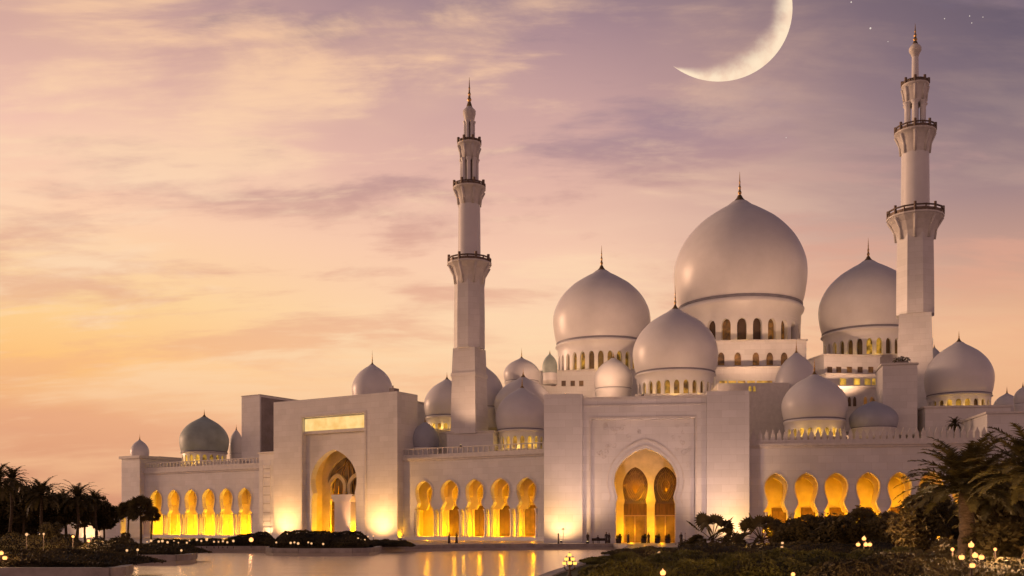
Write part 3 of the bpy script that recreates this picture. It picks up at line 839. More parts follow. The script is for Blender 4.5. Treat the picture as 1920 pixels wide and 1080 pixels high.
def dome(px, d, rpx, ya, yb, yd, yf, label, nwin=0, pane='pane', mat='marble_plain', group='domes of the mosque', lit=0, name='dome', ledge=True, frieze=0.36):
    k = d / F
    Rr = rpx * k
    df = d - Rr * 0.9                      # the near face of the drum
    za, zb, zd, zf_ = Z(ya, d), Z(yb - 4 * rpx / 90, df), Z(yd, df), Z(yf, d)
    root = thing(name, label, 'dome', (X(px, d), d, zd), 0, group)
    zb -= zd; za -= zd; zf_ -= zd
    H = za - zb
    mb = MB(); mb.lathe([(r * Rr, zb + z / 1.60 * H) for r, z in PROFS], 56)
    mb.build('shell', mat, root)
    mb = MB(); mb.lathe([(0.135 * Rr, za - .012 * Rr), (0.085 * Rr, za + .02 * Rr), (0.05 * Rr, za + .06 * Rr), (.03 * Rr, za + .10 * Rr)], 16)
    mb.build('spire_cap', 'gold', root)
    rc = Rr * 0.955
    hd = zb
    zt_ = hd * (1 - frieze)
    seg_n = 48
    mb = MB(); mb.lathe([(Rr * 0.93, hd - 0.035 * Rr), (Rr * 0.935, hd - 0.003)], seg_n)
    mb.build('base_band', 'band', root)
    mb = MB()
    if nwin:
        mb.lathe([(rc * 0.945, zt_ + 0.003), (rc * 0.95, zt_ + (hd - zt_) * .45), (rc * 0.99, zt_ + (hd - zt_) * .62), (rc * 1.0, hd - 0.075 * Rr), (rc * 0.97, hd - 0.038 * Rr)], seg_n)
        bay = math.pi / nwin; w = bay * 0.60
        ro, ri = rc * 0.94, rc * 0.88
        zs, zp = zt_ * 0.62, zt_ * 0.88
        prof = [(-w, 0), (-w, zs)] + [(-w * math.cos(math.pi * i / 8), zs + (zp - zs) * math.sin(math.pi * i / 8)) for i in range(1, 8)] + [(w, zs), (w, 0)]
        outer = [(-bay, 0)] + prof + [(bay, 0), (bay, zt_)] + [(bay * (1 - 2 * i / 6), zt_) for i in range(1, 6)] + [(-bay, zt_)]
        for kx in range(nwin):
            a0 = 2 * bay * kx
            mp_ = lambda r, th, z: (r * math.cos(a0 + th), r * math.sin(a0 + th), z)
            mb.add([mp_(ro, th, z) for th, z in outer], [tuple(range(len(outer)))])
            n = len(prof)
            mb.add([mp_(ro, th, z) for th, z in prof] + [mp_(ri, th, z) for th, z in prof], [(i, i + 1, n + i + 1, n + i) for i in range(n - 1)])
    else:
        mb.lathe([(rc * 0.95, 0), (rc * 0.95, hd * 0.7), (rc * 1.0, hd * 0.82), (rc * 1.0, hd - 0.06 * Rr), (rc * .97, hd - 0.038 * Rr)], seg_n)
    mb.build('drum', 'marble_plain', root)
    if nwin:
        mb = MB(); mb.lathe([(ri * 0.97, 0.01), (ri * 0.97, zt_)], seg_n)
        mb.build('drum_core', 'dark_shade_stone', root)
        for kx in range(nwin):
            a0 = 2 * bay * kx
            if math.sin(a0) > 0.35: continue            # the far side of the drum
            mb = MB()
            mb.add([(ri * 0.985 * math.cos(a0 + th), ri * 0.985 * math.sin(a0 + th), z) for th in (-w * 1.1, 0, w * 1.1) for z in (0.02, zp * 1.02)], [(0, 2, 3, 1), (2, 4, 5, 3)])
            mb.build('window', pane, root)
        for ang in (-2.3, -1.75, -1.2):
            lamp('ring_light', 'POINT', root, (rc * 1.10 * math.cos(ang), rc * 1.10 * math.sin(ang), .35), 5.0 * rc * (2.2 if pane == 'pane_hot' else 1.2), (1.0, .55, .10), .2)
    if ledge:
        mb = MB(); mb.lathe([(rc * 0.99, -4.0 if rpx > 30 else -.9), (rc * 0.99, -0.5), (rc * 1.03, -0.45), (rc * 1.03, -0.003)], seg_n)
        mb.build('ledge', 'trim', root)
    finial(root, za + .03 * Rr, (zf_ - za) - .03 * Rr, max(0.10, Rr * 0.020))
    return root

dome(1387, 254, 122.5, 379, 556, 638, 322, 'largest white dome with a gold spire above the prayer hall', 25, 'pane_dark', frieze=.44)
dome(1128, 250, 91, 508, 633, 692, 460, 'big white dome left of the largest one with a lit window ring', 30, 'pane')
dome(1628, 246, 90, 490, 612, 664, 446, 'big white dome half hidden by the right minaret', 30, 'pane')
dome(1266, 214, 79, 581, 692, 740, 535, 'white dome rising right above the broad lake gateway', 26, 'pane')
dome(1527, 186, 60, 703, 784, 816, 668, 'plump lavender white dome above the right arcade with a lit base', 22, 'pane_hot', frieze=0.5)
dome(1638, 184, 44, 753, 800, 816, 744, 'low blue grey dome right of the plump one over the right arcade', 0, mat='slate')
dome(1493, 200, 38, 662, 742, 775, 636, 'white dome peeking over the left shoulder of the plump lavender dome', 0)
dome(1798, 190, 61, 642, 736, 764, 620, 'white dome on a lit drum right of the right minaret', 22, 'pane')
dome(1888, 215, 24, 738, 772, 790, 724, 'tiny dome low at the right edge beside the pylon', 0)
dome(1918, 205, 16, 726, 756, 785, 716, 'tiny round dome cut by the right edge of the picture', 0)
dome(979, 206, 50, 728, 804, 840, 706, 'white dome above the middle arcade on a golden lit drum', 20, 'pane_hot', frieze=0.30)
dome(981, 220, 54, 708, 776, 812, 690, 'pale dome directly behind the one on the golden drum', 20, 'pane_hot', frieze=0.3)
dome(978, 232, 34, 672, 712, 730, 652, 'small pointed dome highest behind the middle arcade domes', 0)
dome(838, 221, 43, 712, 778, 804, 697, 'white dome left of the left minaret with a yellow lit base', 20, 'pane_hot', frieze=0.55)
dome(908, 226, 37, 688, 762, 800, 676, 'shadowed dome peeking out right of the left minaret', 0)
dome(1031, 236, 14, 664, 698, 712, 656, 'little pointed green cupola beside the big left dome', 0, mat='green')
dome(698, 232, 38, 684, 748, 775, 656, 'white dome rising behind the roof of the oblique gateway', 0)
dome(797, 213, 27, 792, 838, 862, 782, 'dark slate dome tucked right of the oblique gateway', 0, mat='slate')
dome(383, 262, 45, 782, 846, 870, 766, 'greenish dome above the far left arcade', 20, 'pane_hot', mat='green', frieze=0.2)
dome(443, 268, 13, 806, 850, 868, 795, 'slim little dome between the greenish dome and the plain tower', 0)
dome(262, 276, 17, 825, 857, 872, 813, 'small round cupola on the far left corner tower', 0)
dome(1150, 226, 36, 672, 726, 752, 660, 'small bright white dome in front of the big left dome', 0)
dome(1752, 236, 14, 652, 690, 720, 645, 'small dark cupola just right of the right minaret', 0, mat='slate')

# ------------------------------------------------------------------ prayer hall and roof blocks
SH = Seg(1128, 236, 14)
def hall(label, pxa, pxb, pyt, pyb, seg, t, depth, wins=(), wy=None, pane='pane', cap=0.25, mat='marble', arched=True, ww=4.5):
    r, zt, zb, w = block('prayer_hall', label, 'hall', pxa, pxb, pyt, seg, t, depth, mat, pyb, cap, 'stepped white halls under the domes')
    sc = 0.5 * (seg.s(pxa, t) + seg.s(pxb, t))
    for p in wins:
        x = seg.s(p, t) - sc; d = seg.d(p, t); h2 = ww / F * d
        z0, z1 = Z(wy[1], d) - zb, Z(wy[0], d) - zb
        po = [(x - h2, z0), (x - h2, z0 + (z1 - z0) * .6)] + ([(x - h2 * math.cos(math.pi * i / 6), z0 + (z1 - z0) * (.6 + .4 * math.sin(math.pi * i / 6))) for i in range(1, 6)] if arched else [(x - h2, z1), (x + h2, z1)]) + [(x + h2, z0 + (z1 - z0) * .6), (x + h2, z0)]
        mb = MB(); mb.prism([(x + (a - x) * 1.25, z0 - .1 + (b - z0) * 1.1) for a, b in po], -0.16, -0.003)
        fr = mb.build('window', 'trim', r)
        mb = MB(); mb.prism(po, -0.19, -0.163)
        mb.build('pane', pane, fr)
    return r
hall('white hall with tiny square windows under the big left dome', 1003, 1200, 696, 800, Seg(1100, 238, 8), 0, 30, (1038, 1057, 1074, 1090), (714, 724), 'pane_dark', arched=False, ww=4)
hall('white stepped hall with arched windows under the largest dome', 1340, 1512, 640, 800, Seg(1400, 236, 4), 0, 40, (1352, 1383, 1417, 1443, 1470), (661, 685), 'pane_dark', ww=6)
hall('wide white ledge hall with a yellow lit foot below the largest dome', 1342, 1512, 690, 800, Seg(1400, 230, 4), 0, 5.5, (1356, 1373, 1390, 1408, 1426, 1440), (714, 724), 'pane_hot', arched=False, ww=7)
hall('curved white hall with five small windows under the half hidden big dome', 1545, 1650, 668, 800, Seg(1600, 226, -10), 0, 30, (1555, 1572, 1592, 1612, 1632), (688, 699), 'pane_dark', arched=False, ww=5)
hall('low hall with a glowing yellow foot behind the plump lavender dome', 1550, 1652, 704, 800, Seg(1600, 222, -10), 0, 3.5, (1580, 1606, 1626, 1640), (710, 722), 'pane_hot', arched=False, ww=6)
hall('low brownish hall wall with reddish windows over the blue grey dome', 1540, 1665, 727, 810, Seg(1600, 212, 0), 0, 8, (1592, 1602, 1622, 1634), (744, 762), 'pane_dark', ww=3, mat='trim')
hall('flat white roof storey behind the broad lake gateway', 1192, 1350, 741, 830, Seg(1266, 206, 6), 0, 20)
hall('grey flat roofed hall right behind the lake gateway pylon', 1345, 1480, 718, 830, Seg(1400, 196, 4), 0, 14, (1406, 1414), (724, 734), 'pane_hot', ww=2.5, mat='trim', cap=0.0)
hall('pale service block under the left minaret', 838, 925, 812, 850, Seg(890, 204, 20), 0, 12)
hall('low pale roof block under the yellow lit dome left of the left minaret', 806, 866, 812, 850, Seg(830, 216, 20), 0, 12)
hall('tall lavender block with a roof planter in front of the right minaret', 1655, 1720, 684, 815, Seg(1690, 184, 12), 0, 9)
hall('long lavender wall under the dome right of the right minaret', 1735, 1895, 764, 850, Seg(1800, 182, 6), 0, 20)
hall('grey end pylon at the right end of the merloned arcade', 1851, 1990, 775, 1018, Seg(1880, 163, 8), 0, 14)
hall('flat base under the domes above the far left arcade', 335, 450, 868, 900, Seg(390, 255, 30), 0, 14)
hall('pale roof storey under the dome behind the oblique gateway', 655, 745, 752, 850, Seg(700, 226, 30), 0, 12)

block('boundary_wall', 'long pale low wall glowing behind the left bank grove', 'wall', -160, 226, 958, Seg(100, 262, 20), 0, 2.0, 'marble', None, .15)
for px, lab in ((70, 'floodlight on the pale wall behind the grove, left one'), (165, 'floodlight on the pale wall behind the grove, right one')):
    g_ = Seg(100, 262, 20); q = g_.s(px, 0)
    flood(g_.pt(q, -4.0, GZ), g_.pt(q, 0, 3.0), 2600, lab, 130, (1.0, .55, .25))
# a far belt of trees that reads as one mass
mb = MB(); rr = random.Random(21)
for i in range(9000):
    x = rr.uniform(-900, 900); h_ = 7 + 4 * math.sin(x * .021) + 2.5 * math.sin(x * .07 + 1) + 1.5 * math.sin(x * .19)
    p = Vector((x, 620 + rr.uniform(-14, 14), h_ * rr.random() ** .6)); u = Vector((rr.gauss(0, 1), rr.gauss(0, 1), rr.gauss(0, 1))).normalized() * rr.uniform(.8, 1.9); w = u.orthogonal().normalized() * 1.0
    mb.add([p - u, p + w, p + u, p - w], [(0, 1, 2, 3)])
tag(mb.build('far_woods', 'leaf_dark'), 'dim belt of far trees along the horizon', 'woods', None, 'stuff')

# planter on that lavender block
r = thing('roof_planter', 'dark planter bowl with a shrub on top of the tall lavender block', 'planter', (X(1690, 186), 186, Z(682, 184)))
mb = MB(); mb.lathe([(0.7, 0), (1.1, 0.5), (1.15, 0.6)], 14)
mb.build('bowl', 'dark_shade_stone', r)
mb = MB(); rr = random.Random(5)
for i in range(240):
    a, b_, q = rr.uniform(0, 6.28), rr.random(), rr.random() ** .5
    p = Vector((1.5 * q * math.cos(a), 1.5 * q * math.sin(a), 0.6 + b_ * (1.2 - .5 * q)))
    u = Vector((rr.gauss(0, 1), rr.gauss(0, 1), rr.gauss(0, 1))).normalized() * 0.22; w = u.orthogonal().normalized() * 0.1
    mb.add([p - u, p + w, p + u, p - w], [(0, 1, 2, 3)])
mb.build('shrub', 'leaf_dark', r)

# ------------------------------------------------------------------ minarets
def minaret(px, d, rot, base, shaft, b1, sh2, b2, lan1, fl1, b3, lan2, cap, fin, label):
    k = d / F
    zb = base[-1][0]
    root = thing('minaret', label, 'minaret', (X(px, d), d, Z(zb, d)), R_(rot), 'minarets of the mosque')
    H = lambda py: Z(py, d) - Z(zb, d)
    w = lambda p: p * k
    mb = MB(); mb.lathe([(w(h_) * 1.19, H(y)) for y, h_ in reversed(base)], 4, rot=R_(45), smooth=False)
    for y, h_ in base[1:2]:
        mb.lathe([(w(h_) * 1.22 + .1, H(y) - .4), (w(h_) * 1.22 + .1, H(y) + .4)], 4, rot=R_(45), smooth=False)
    mb.build('base', 'marble', root)
    mb = MB(); mb.lathe([(w(h_) * 1.04, H(y)) for y, h_ in shaft], 8, rot=R_(22.5), smooth=False)
    mb.build('shaft', 'marble', root)
    def balcony(y0, y1, hh, ylow, hlow, n=16, sm=False):
        m1 = MB(); m1.lathe([(w(hlow), H(ylow)), (w(hlow + (hh - hlow) * .12), H(ylow - (ylow - y1) * .35)), (w(hlow + (hh - hlow) * .5), H(ylow - (ylow - y1) * .75)), (w(hh) * .97, H(y1) - .05), (w(hh), H(y1)), (w(hh), H(y1) + 0.35)], n, smooth=sm)
        for i in range(8):
            a = 2 * math.pi * i / 8
            ca_, sa_ = math.cos(a), math.sin(a)
            m1.tube([(ca_ * w(hlow) * 1.02, sa_ * w(hlow) * 1.02, H(ylow)), (ca_ * w(hlow) * 1.1, sa_ * w(hlow) * 1.1, H(ylow - (ylow - y1) * .45)), (ca_ * w(hh) * .95, sa_ * w(hh) * .95, H(y1) - .3)], 0.28, 5)
        bc = m1.build('balcony', 'trim', root)
        m2 = MB()
        z0, z1 = H(y1) + 0.353, H(y0)
        m2.lathe([(w(hh) * .93, z1 - 0.25), (w(hh) * .99, z1 - 0.25), (w(hh) * .99, z1), (w(hh) * .93, z1)], 16, caps=False)
        for i in range(16):
            a = 2 * math.pi * i / 16
            q = .16 if i % 2 else .3
            m2.lathe([(q, z0), (q, z1 + (.5 if i % 2 == 0 else -.26))], 5, (w(hh) * .95 * math.cos(a), w(hh) * .95 * math.sin(a)))
        m2.lathe([(w(hh) * .955, z0), (w(hh) * .955, z0 + (z1 - z0) * .55)], 16, caps=False)
        m2.build('railing', 'bronze', bc)
    balcony(*b1)
    mb = MB(); mb.lathe([(w(h_), H(y)) for y, h_ in sh2], 20)
    mb.build('upper_shaft', 'marble_plain', root)
    balcony(*b2, n=20, sm=True)
    def lantern(y0, y1, hh, core, nc, rc):
        m_ = MB(); m_.lathe([(w(core), H(y1)), (w(core), H(y0))], 10)
        m_.build('lantern_core', 'dark_shade_stone', root)  # core coloured dark to stand for the shade between the columns
        for i in range(nc):
            a = 2 * math.pi * (i + .5) / nc
            c_ = MB(); c_.lathe([(rc * 1.5, H(y1)), (rc * 1.5, H(y1) + .4), (rc, H(y1) + .6), (rc, H(y0) - .6), (rc * 1.5, H(y0) - .2), (rc * 1.6, H(y0))], 8, (w(hh) * math.cos(a), w(hh) * math.sin(a)))
            c_.build('column', 'marble_plain', root)
    lantern(*lan1)
    mb = MB(); mb.lathe([(w(h_), H(y)) for y, h_ in fl1], 16)
    mb.build('flare', 'trim', root)
    balcony(*b3, n=16, sm=True)
    if lan2[4]: lantern(*lan2)
    else:
        m_ = MB(); m_.lathe([(w(lan2[2]), H(lan2[1])), (w(lan2[2] * .9), H(lan2[0]))], 14); m_.build('lantern', 'marble_plain', root)
    mb = MB(); mb.lathe([(w(h_), H(y)) for y, h_ in cap], 14)
    mb.build('cap', 'trim', root)
    finial(root, H(cap[-1][0]) - .3, H(fin) - H(cap[-1][0]) + .3, 0.30)
    return root
minaret(880, 207, -25, [(655, 27), (705, 29), (815, 31)], [(655.1, 28), (600, 28), (560, 27.5), (530, 27), (498, 26.5)],
        (486, 498, 42, 535, 27), [(498, 21.5), (430, 21), (386, 20.5), (356, 20)],
        (346, 356, 31, 386, 20.5), (300, 347, 14, 6, 8, 0.40), [(300.5, 15.5), (296, 16), (285, 18)], (265, 273, 22.5, 300, 15.5),
        (228, 265, 8, 2.5, 6, 0.30), [(229, 9), (222, 10), (214, 12), (208, 12), (204, 8), (199, 4.5)], 145,
        'smaller left minaret standing between the two gateways')
minaret(1716, 211, -22, [(592, 33), (645, 35), (700, 37), (815, 38)], [(592.1, 34.5), (520, 34), (450, 33), (412, 33)],
        (396, 411, 51, 452, 33), [(411, 25.5), (340, 25), (288, 24.5), (255, 24)],
        (239, 252, 37, 290, 24.5), (194, 244, 15.5, 6, 6, 0.6), [(194.5, 18.5), (186, 18), (176, 19)], (154, 163, 24.5, 192, 18.5),
        (106, 156, 6.5, 0, 0, 0), [(107, 6), (101, 8), (96, 11), (90, 11), (86, 8), (82, 4)], 44,
        'taller right minaret in front of the half hidden big dome')

# ------------------------------------------------------------------ floodlights
for px, lab in ((1056, 'floodlight at the foot of the left pylon of the broad lake gateway'), (1372, 'floodlight at the foot of the right pylon of the broad lake gateway')):
    q = SR.s(px, 0)
    flood(SR.pt(q, -4.0, GZ), SR.pt(q, 0, 7.0), 3900, lab, 130)
for px, lab in ((537, 'floodlight at the left foot of the oblique gateway'), (717, 'floodlight at the right foot of the oblique gateway')):
    q = SL.s(px, tg)
    flood(SL.pt(q, tg - 4.6, GZ), SL.pt(q, tg, 9), 8600, lab, 130, (1.0, 0.50, 0.15))
q = SL.s(748, -0.6)
flood(SL.pt(q + 1.0, -1.2, GZ), SL.pt(q - 1.4, -1.0, 5), 700, 'floodlight in the corner right of the oblique gateway', 120, WARM)
q = SL.s(500, 1.0)
flood(SL.pt(q, 0.2, GZ), SL.pt(q, 1.8, 5), 1500, 'floodlight in the corner left of the oblique gateway', 110)
q = SL.s(646, tg)
flood(SL.pt(q, tg - 1.5, GZ), SL.pt(q, tg + 3, 5), 5200, 'floodlight before the square pillar of the oblique gateway', 60, (1.0, 0.42, 0.15))
for px, lab in ((1110, 'added fill floodlight on the promenade left of the lake gateway arch'), (1330, 'added fill floodlight on the promenade right of the lake gateway arch')):
    q = SR.s(px, 0)
    flood(SR.pt(q, -11.5, GZ), SR.pt(q, 0, 15.0), 6500, lab, 85, (1.0, 0.63, 0.52), .4)  # added pair aimed high, only to brighten the gateway front
def roof_flood(px, py, d, apx, apy, ad, e, lab, spot=100, col=(1.0, 0.57, 0.33)):
    flood((X(px, d), d, Z(py, d)), (X(apx, ad), ad, Z(apy, ad)), e, lab, spot, col)
roof_flood(1352, 742, 210, 1378, 592, 238, 27000, 'roof floodlight left below the largest dome', 58)
roof_flood(1432, 735, 208, 1410, 600, 238, 29000, 'roof floodlight right below the largest dome', 58)
roof_flood(1060, 742, 200, 1100, 625, 238, 44000, 'roof floodlight under the big left dome', 70)
roof_flood(1570, 742, 204, 1605, 615, 226, 24000, 'roof floodlight under the half hidden big dome', 70)
roof_flood(1205, 742, 186, 1240, 710, 206, 4600, 'roof floodlight under the dome above the lake gateway, left side', 80)
roof_flood(1325, 742, 186, 1295, 710, 206, 4600, 'roof floodlight under the dome above the lake gateway, right side', 80)
roof_flood(864, 838, 195, 880, 690, 206, 8000, 'roof floodlight at the foot of the left minaret', 60)
roof_flood(1668, 700, 195, 1705, 640, 205, 9000, 'roof floodlight at the foot of the right minaret', 60)

# ------------------------------------------------------------------ moon and stars
DM = 2600.0
mr_ = 139.0 / F * DM
kph = 0.63
mc = Vector((X(1347, DM), DM, Z(14, DM)))
ndir = Vector((0, -1, 0))
th = R_(38)
ex = Vector((1, 0, 0)); ex = (ex - ndir * ex.dot(ndir)).normalized()
ey = ndir.cross(ex)
mx = ex * math.cos(th) - ey * math.sin(th)
my = ex * math.sin(th) + ey * math.cos(th)
vs_ = []; fs_ = []; uvv = []
NY, NU = 48, 10
for i in range(NY + 1):
    y = -math.cos(math.pi * i / NY)
    rad = math.sqrt(max(0, 1 - y * y))
    a0 = math.acos(max(0.15, 1 - (1 - kph) * max(rad, .05) ** -0.55))
    for j in range(NU + 1):
        an = a0 * (1 - j / NU)
        p = mx * (rad * math.cos(an)) + my * y + ndir * (rad * math.sin(an) * 0.12)
        vs_.append(p * mr_); uvv.append((math.cos(an) - math.cos(a0)) / (1 - math.cos(a0)))
W = NU + 1
for i in range(NY):
    for j in range(NU):
        fs_.append((i * W + j, i * W + j + 1, (i + 1) * W + j + 1, (i + 1) * W + j))
me = bpy.data.meshes.new('moon'); me.from_pydata([tuple(v) for v in vs_], [], fs_)
me.polygons.foreach_set('use_smooth', [True] * len(fs_))
uvl = me.uv_layers.new(name='phase')
for lp in me.loops: uvl.data[lp.index].uv = (uvv[lp.vertex_index], 0)
me.materials.append(M['moon'])
mo = link('moon', me, None, mc)
tag(mo, 'huge thin crescent moon glowing in the lavender sky', 'moon')
for (px, py, r_, lab) in ((1596, 4, 2.2, 'bright star at the top edge left of the right minaret'), (1632, 53, 2.8, 'brightest star close left of the right minaret tip'),
                          (1771, 35, 1.5, 'faint star nearest right of the right minaret tip'), (1818, 30, 1.6, 'upper star of the small cluster at the upper right'),
                          (1843, 32, 1.4, 'rightmost faint star at the upper right'), (1822, 43, 1.5, 'lower star of the small cluster at the upper right'),
                          (1665, 78, 1.2, 'dim star just under the brightest one'), (1474, 258, 1.3, 'lone faint star low under the moon')):
    mb = MB(); mb.sphere((0, 0, 0), r_ * .6 / F * 3000, 8, 6)
    tag(mb.build('star', 'star', None, (X(px, 3000), 3000, Z(py, 3000))), lab, 'star', 'stars in the dusk sky')

# ------------------------------------------------------------------ vegetation
def palm_mesh(seed, nf, length, droop, leaf_w, dens=26):
    rr = random.Random(seed); mb = MB()
    for i in range(nf):
        a = i * 2.39996 + rr.uniform(-.2, .2)
        lift = (1.45 - 1.45 * (i / nf)) if nf > 50 else (1.35 - 1.9 * (i / nf)) + rr.uniform(-.12, .12)          # from upright to hanging
        Ln = length * rr.uniform(.82, 1.08)
        h = Vector((math.cos(a), math.sin(a), 0))
        p = Vector((0, 0, 0)); pts_ = [p.copy()]; dirs = []
        st = Ln / 12
        ang = lift
        for j in range(12):
            dv = h * math.cos(ang) + Vector((0, 0, 1)) * math.sin(ang)
            dirs.append(dv); p = p + dv * st; pts_.append(p.copy())
            ang -= droop * (0.4 + j / 9) / 12
        mb.tube(pts_, [0.05 * (1 - q / 14) * length / 4 for q in range(13)], 4)
        side = Vector((-h.y, h.x, 0))
        for j in range(dens):
            f = 0.12 + 0.86 * j / dens
            q = f * 12; b0 = min(int(q), 11)
            base = pts_[b0].lerp(pts_[b0 + 1], q - b0); dv = dirs[b0]
            ll = length * 0.17 * math.sin(math.pi * min(1, 0.18 + f * 0.80)) ** .7 * rr.uniform(.8, 1.15)
            up = dv.cross(side).normalized()
            if up.z < 0: up = -up
            for sg in (-1, 1):
                ld = (side * sg * 0.85 + dv * 0.6 + up * rr.uniform(.0, .45) + Vector((0, 0, -0.25))).normalized()
                wv = dv * leaf_w * 0.5
                tip = base + ld * ll
                mb.add([base - wv, base + wv, base.lerp(tip, .55) + wv * 1.1 + Vector((0, 0, -.02)), tip], [(0, 1, 2, 3)])
    return mb.mesh('crown')

def fan_mesh(seed, nf, pet, blade, segs=13):
    rr = random.Random(seed); mb = MB()
    for i in range(nf):
        a = i * 2.39996; lift = 1.35 - 2.1 * (i / nf) + rr.uniform(-.15, .15)
        h = Vector((math.cos(a), math.sin(a), 0)); up = Vector((0, 0, 1))
        dv = h * math.cos(lift) + up * math.sin(lift)
        side = Vector((-h.y, h.x, 0)); nn = dv.cross(side)
        tw = rr.uniform(-1.3, 1.3); side = side * math.cos(tw) + nn * math.sin(tw); nn = dv.cross(side)
        tip = dv * pet * rr.uniform(.8, 1.1) - up * 0.08 * pet
        mb.tube([(0, 0, 0), tip * .5 + up * .05, tip], 0.03, 4)
        bl = blade * rr.uniform(.85, 1.1)
        for j in range(segs):
            an = -1.9 + 3.8 * j / (segs - 1)
            d1 = dv * math.cos(an) + side * math.sin(an) + nn * 0.1
            d1.normalize()
            wv = (dv * -math.sin(an) + side * math.cos(an)) * bl * 0.115
            e = tip + d1 * bl * (0.8 + .2 * math.cos(an)) - up * bl * 0.18
            mb.add([tip, tip + d1 * bl * .55 + wv, e, tip + d1 * bl * .55 - wv], [(0, 1, 2, 3)])
    return mb.mesh('crown')

def bush_mesh(seed, n, rx, rz, leaf, lobes=9, flat=0.0):
    """leaf clumps spread through uneven lobes, centre of the crown at the origin"""
    rr = random.Random(seed); mb = MB()
    lb = []
    for i in range(lobes):
        a = rr.uniform(0, 6.283); q = rr.uniform(.25, .72)
        lb.append((Vector((rx * q * math.cos(a), rx * q * math.sin(a), rr.uniform(-.55, .62) * rz)), rr.uniform(.30, .52)))
    for i in range(n):
        c, s = lb[rr.randrange(lobes)]
        v = Vector((rr.gauss(0, 1), rr.gauss(0, 1), rr.gauss(0, 1))).normalized() * (rr.uniform(.45, 1.0) ** .5)
        if rr.random() < .06: v *= 1.25
        p = c + Vector((v.x * rx * s, v.y * rx * s, v.z * rz * s * 1.1))
        u = Vector((rr.gauss(0, 1), rr.gauss(0, 1), rr.gauss(0, .7))).normalized()
        w = u.orthogonal().normalized()
        l_ = leaf * rr.uniform(.6, 1.3)
        mb.add([p - u * l_, p + w * l_ * .5, p + u * l_, p - w * l_ * .5], [(0, 1, 2, 3)])
    return mb.mesh('crown')

def trunk_mesh(h, r0, r1, lean=0.0, limbs=0, spread=1.0, seed=0, ringed=False):
    rr = random.Random(seed); mb = MB()
    n = 12 if ringed else 6
    pts_ = [(lean * (i / n) ** 2, 0.1 * math.sin(i * .7), h * i / n) for i in range(n + 1)]
    mb.tube(pts_, [(r0 + (r1 - r0) * i / n) * ((1.0 + (.10 if i % 2 else -.06)) if ringed else 1) for i in range(n + 1)], 9)
    for i in range(limbs):
        a = i * 2.4 + rr.uniform(-.4, .4); b_ = h * rr.uniform(.72, .95)
        e = Vector((math.cos(a) * spread, math.sin(a) * spread, b_ + spread * rr.uniform(.6, 1.2)))
        s = Vector((lean * (b_ / h) ** 2, 0, b_))
        mb.tube([s, s.lerp(e, .5) + Vector((0, 0, .1)), e], [r1 * .6, r1 * .4, r1 * .15], 6)
    return mb.mesh('trunk')

for nm, fn in (('p1', palm_mesh(1, 66, 3.6, 1.25, .11, 38)), ('p2', palm_mesh(2, 44, 3.0, 1.3, .13, 18)), ('p3', palm_mesh(3, 40, 2.6, 1.5, .15, 16)),
               ('f1', fan_mesh(4, 24, 1.5, .85)), ('f2', fan_mesh(5, 40, 0.9, 0.8)),
               ('b1', bush_mesh(6, 5200, 2.6, 2.3, .19, 13)), ('b2', bush_mesh(7, 5000, 2.4, 2.0, .19, 12)), ('b3', bush_mesh(8, 3000, 1.9, 1.2, .13, 9)), ('b4', bush_mesh(9, 6000, 2.8, 2.6, .2, 15))):
    fn.materials.append(M['leaf'] if nm in ('p1',) else M['leaf_dark'])
    M[nm] = fn

def plant(name, cat, label, px, d, ytop, crown, cr_r, trunk_r, ybase=None, rz=0.0, limbs=0, lean=0.0, zs=1.0, group=None, nominal=1.0, hfrac=0.55, ringed=False):
    """crown scaled so that its half width is cr_r pixels; ytop the pixel row of its top"""
    k = d / F
    s = cr_r * k / nominal * (1.42 if crown[0] == 'b' else 1.08 if crown == 'p1' else 1.22)
    zc = Z(ytop, d) - s * nominal * hfrac * zs - GZ
    zb = GZ
    r = thing(name, label, cat, (X(px, d), d, zb), rz, group)
    if zc > 0.25:
        tm = trunk_mesh(zc, trunk_r, trunk_r * .7, lean, limbs, s * nominal * .5, int(px), ringed)
        tm.materials.append(M['trunk'])
        link('trunk', tm, r)
    c = link('crown', M[crown], r, (lean, 0, zc))
    c.scale = (s, s, s * zs)
    return r

# big date palms at the right
plant('date_palm', 'palm', 'big arching date palm with a thick trunk behind the five globe lamp', 1812, 52, 832, 'p1', 114, .46, nominal=3.3, hfrac=.74, ringed=True, group='date palms on the right bank')
plant('date_palm', 'palm', 'dark date palm cut off by the right edge of the picture', 1938, 46, 812, 'p1', 112, .4, rz=1.1, nominal=3.3, hfrac=.74, ringed=True, group='date palms on the right bank')
plant('date_palm', 'palm', 'shorter date palm between the big arching one and the right edge', 1872, 58, 872, 'p1', 92, .36, rz=2.2, nominal=3.3, hfrac=.74, ringed=True, group='date palms on the right bank')
plant('date_palm', 'palm', 'tiny palm standing on the roof behind the merlons', 1790, 172, 782, 'p3', 15, .18, nominal=2.4, hfrac=.7)
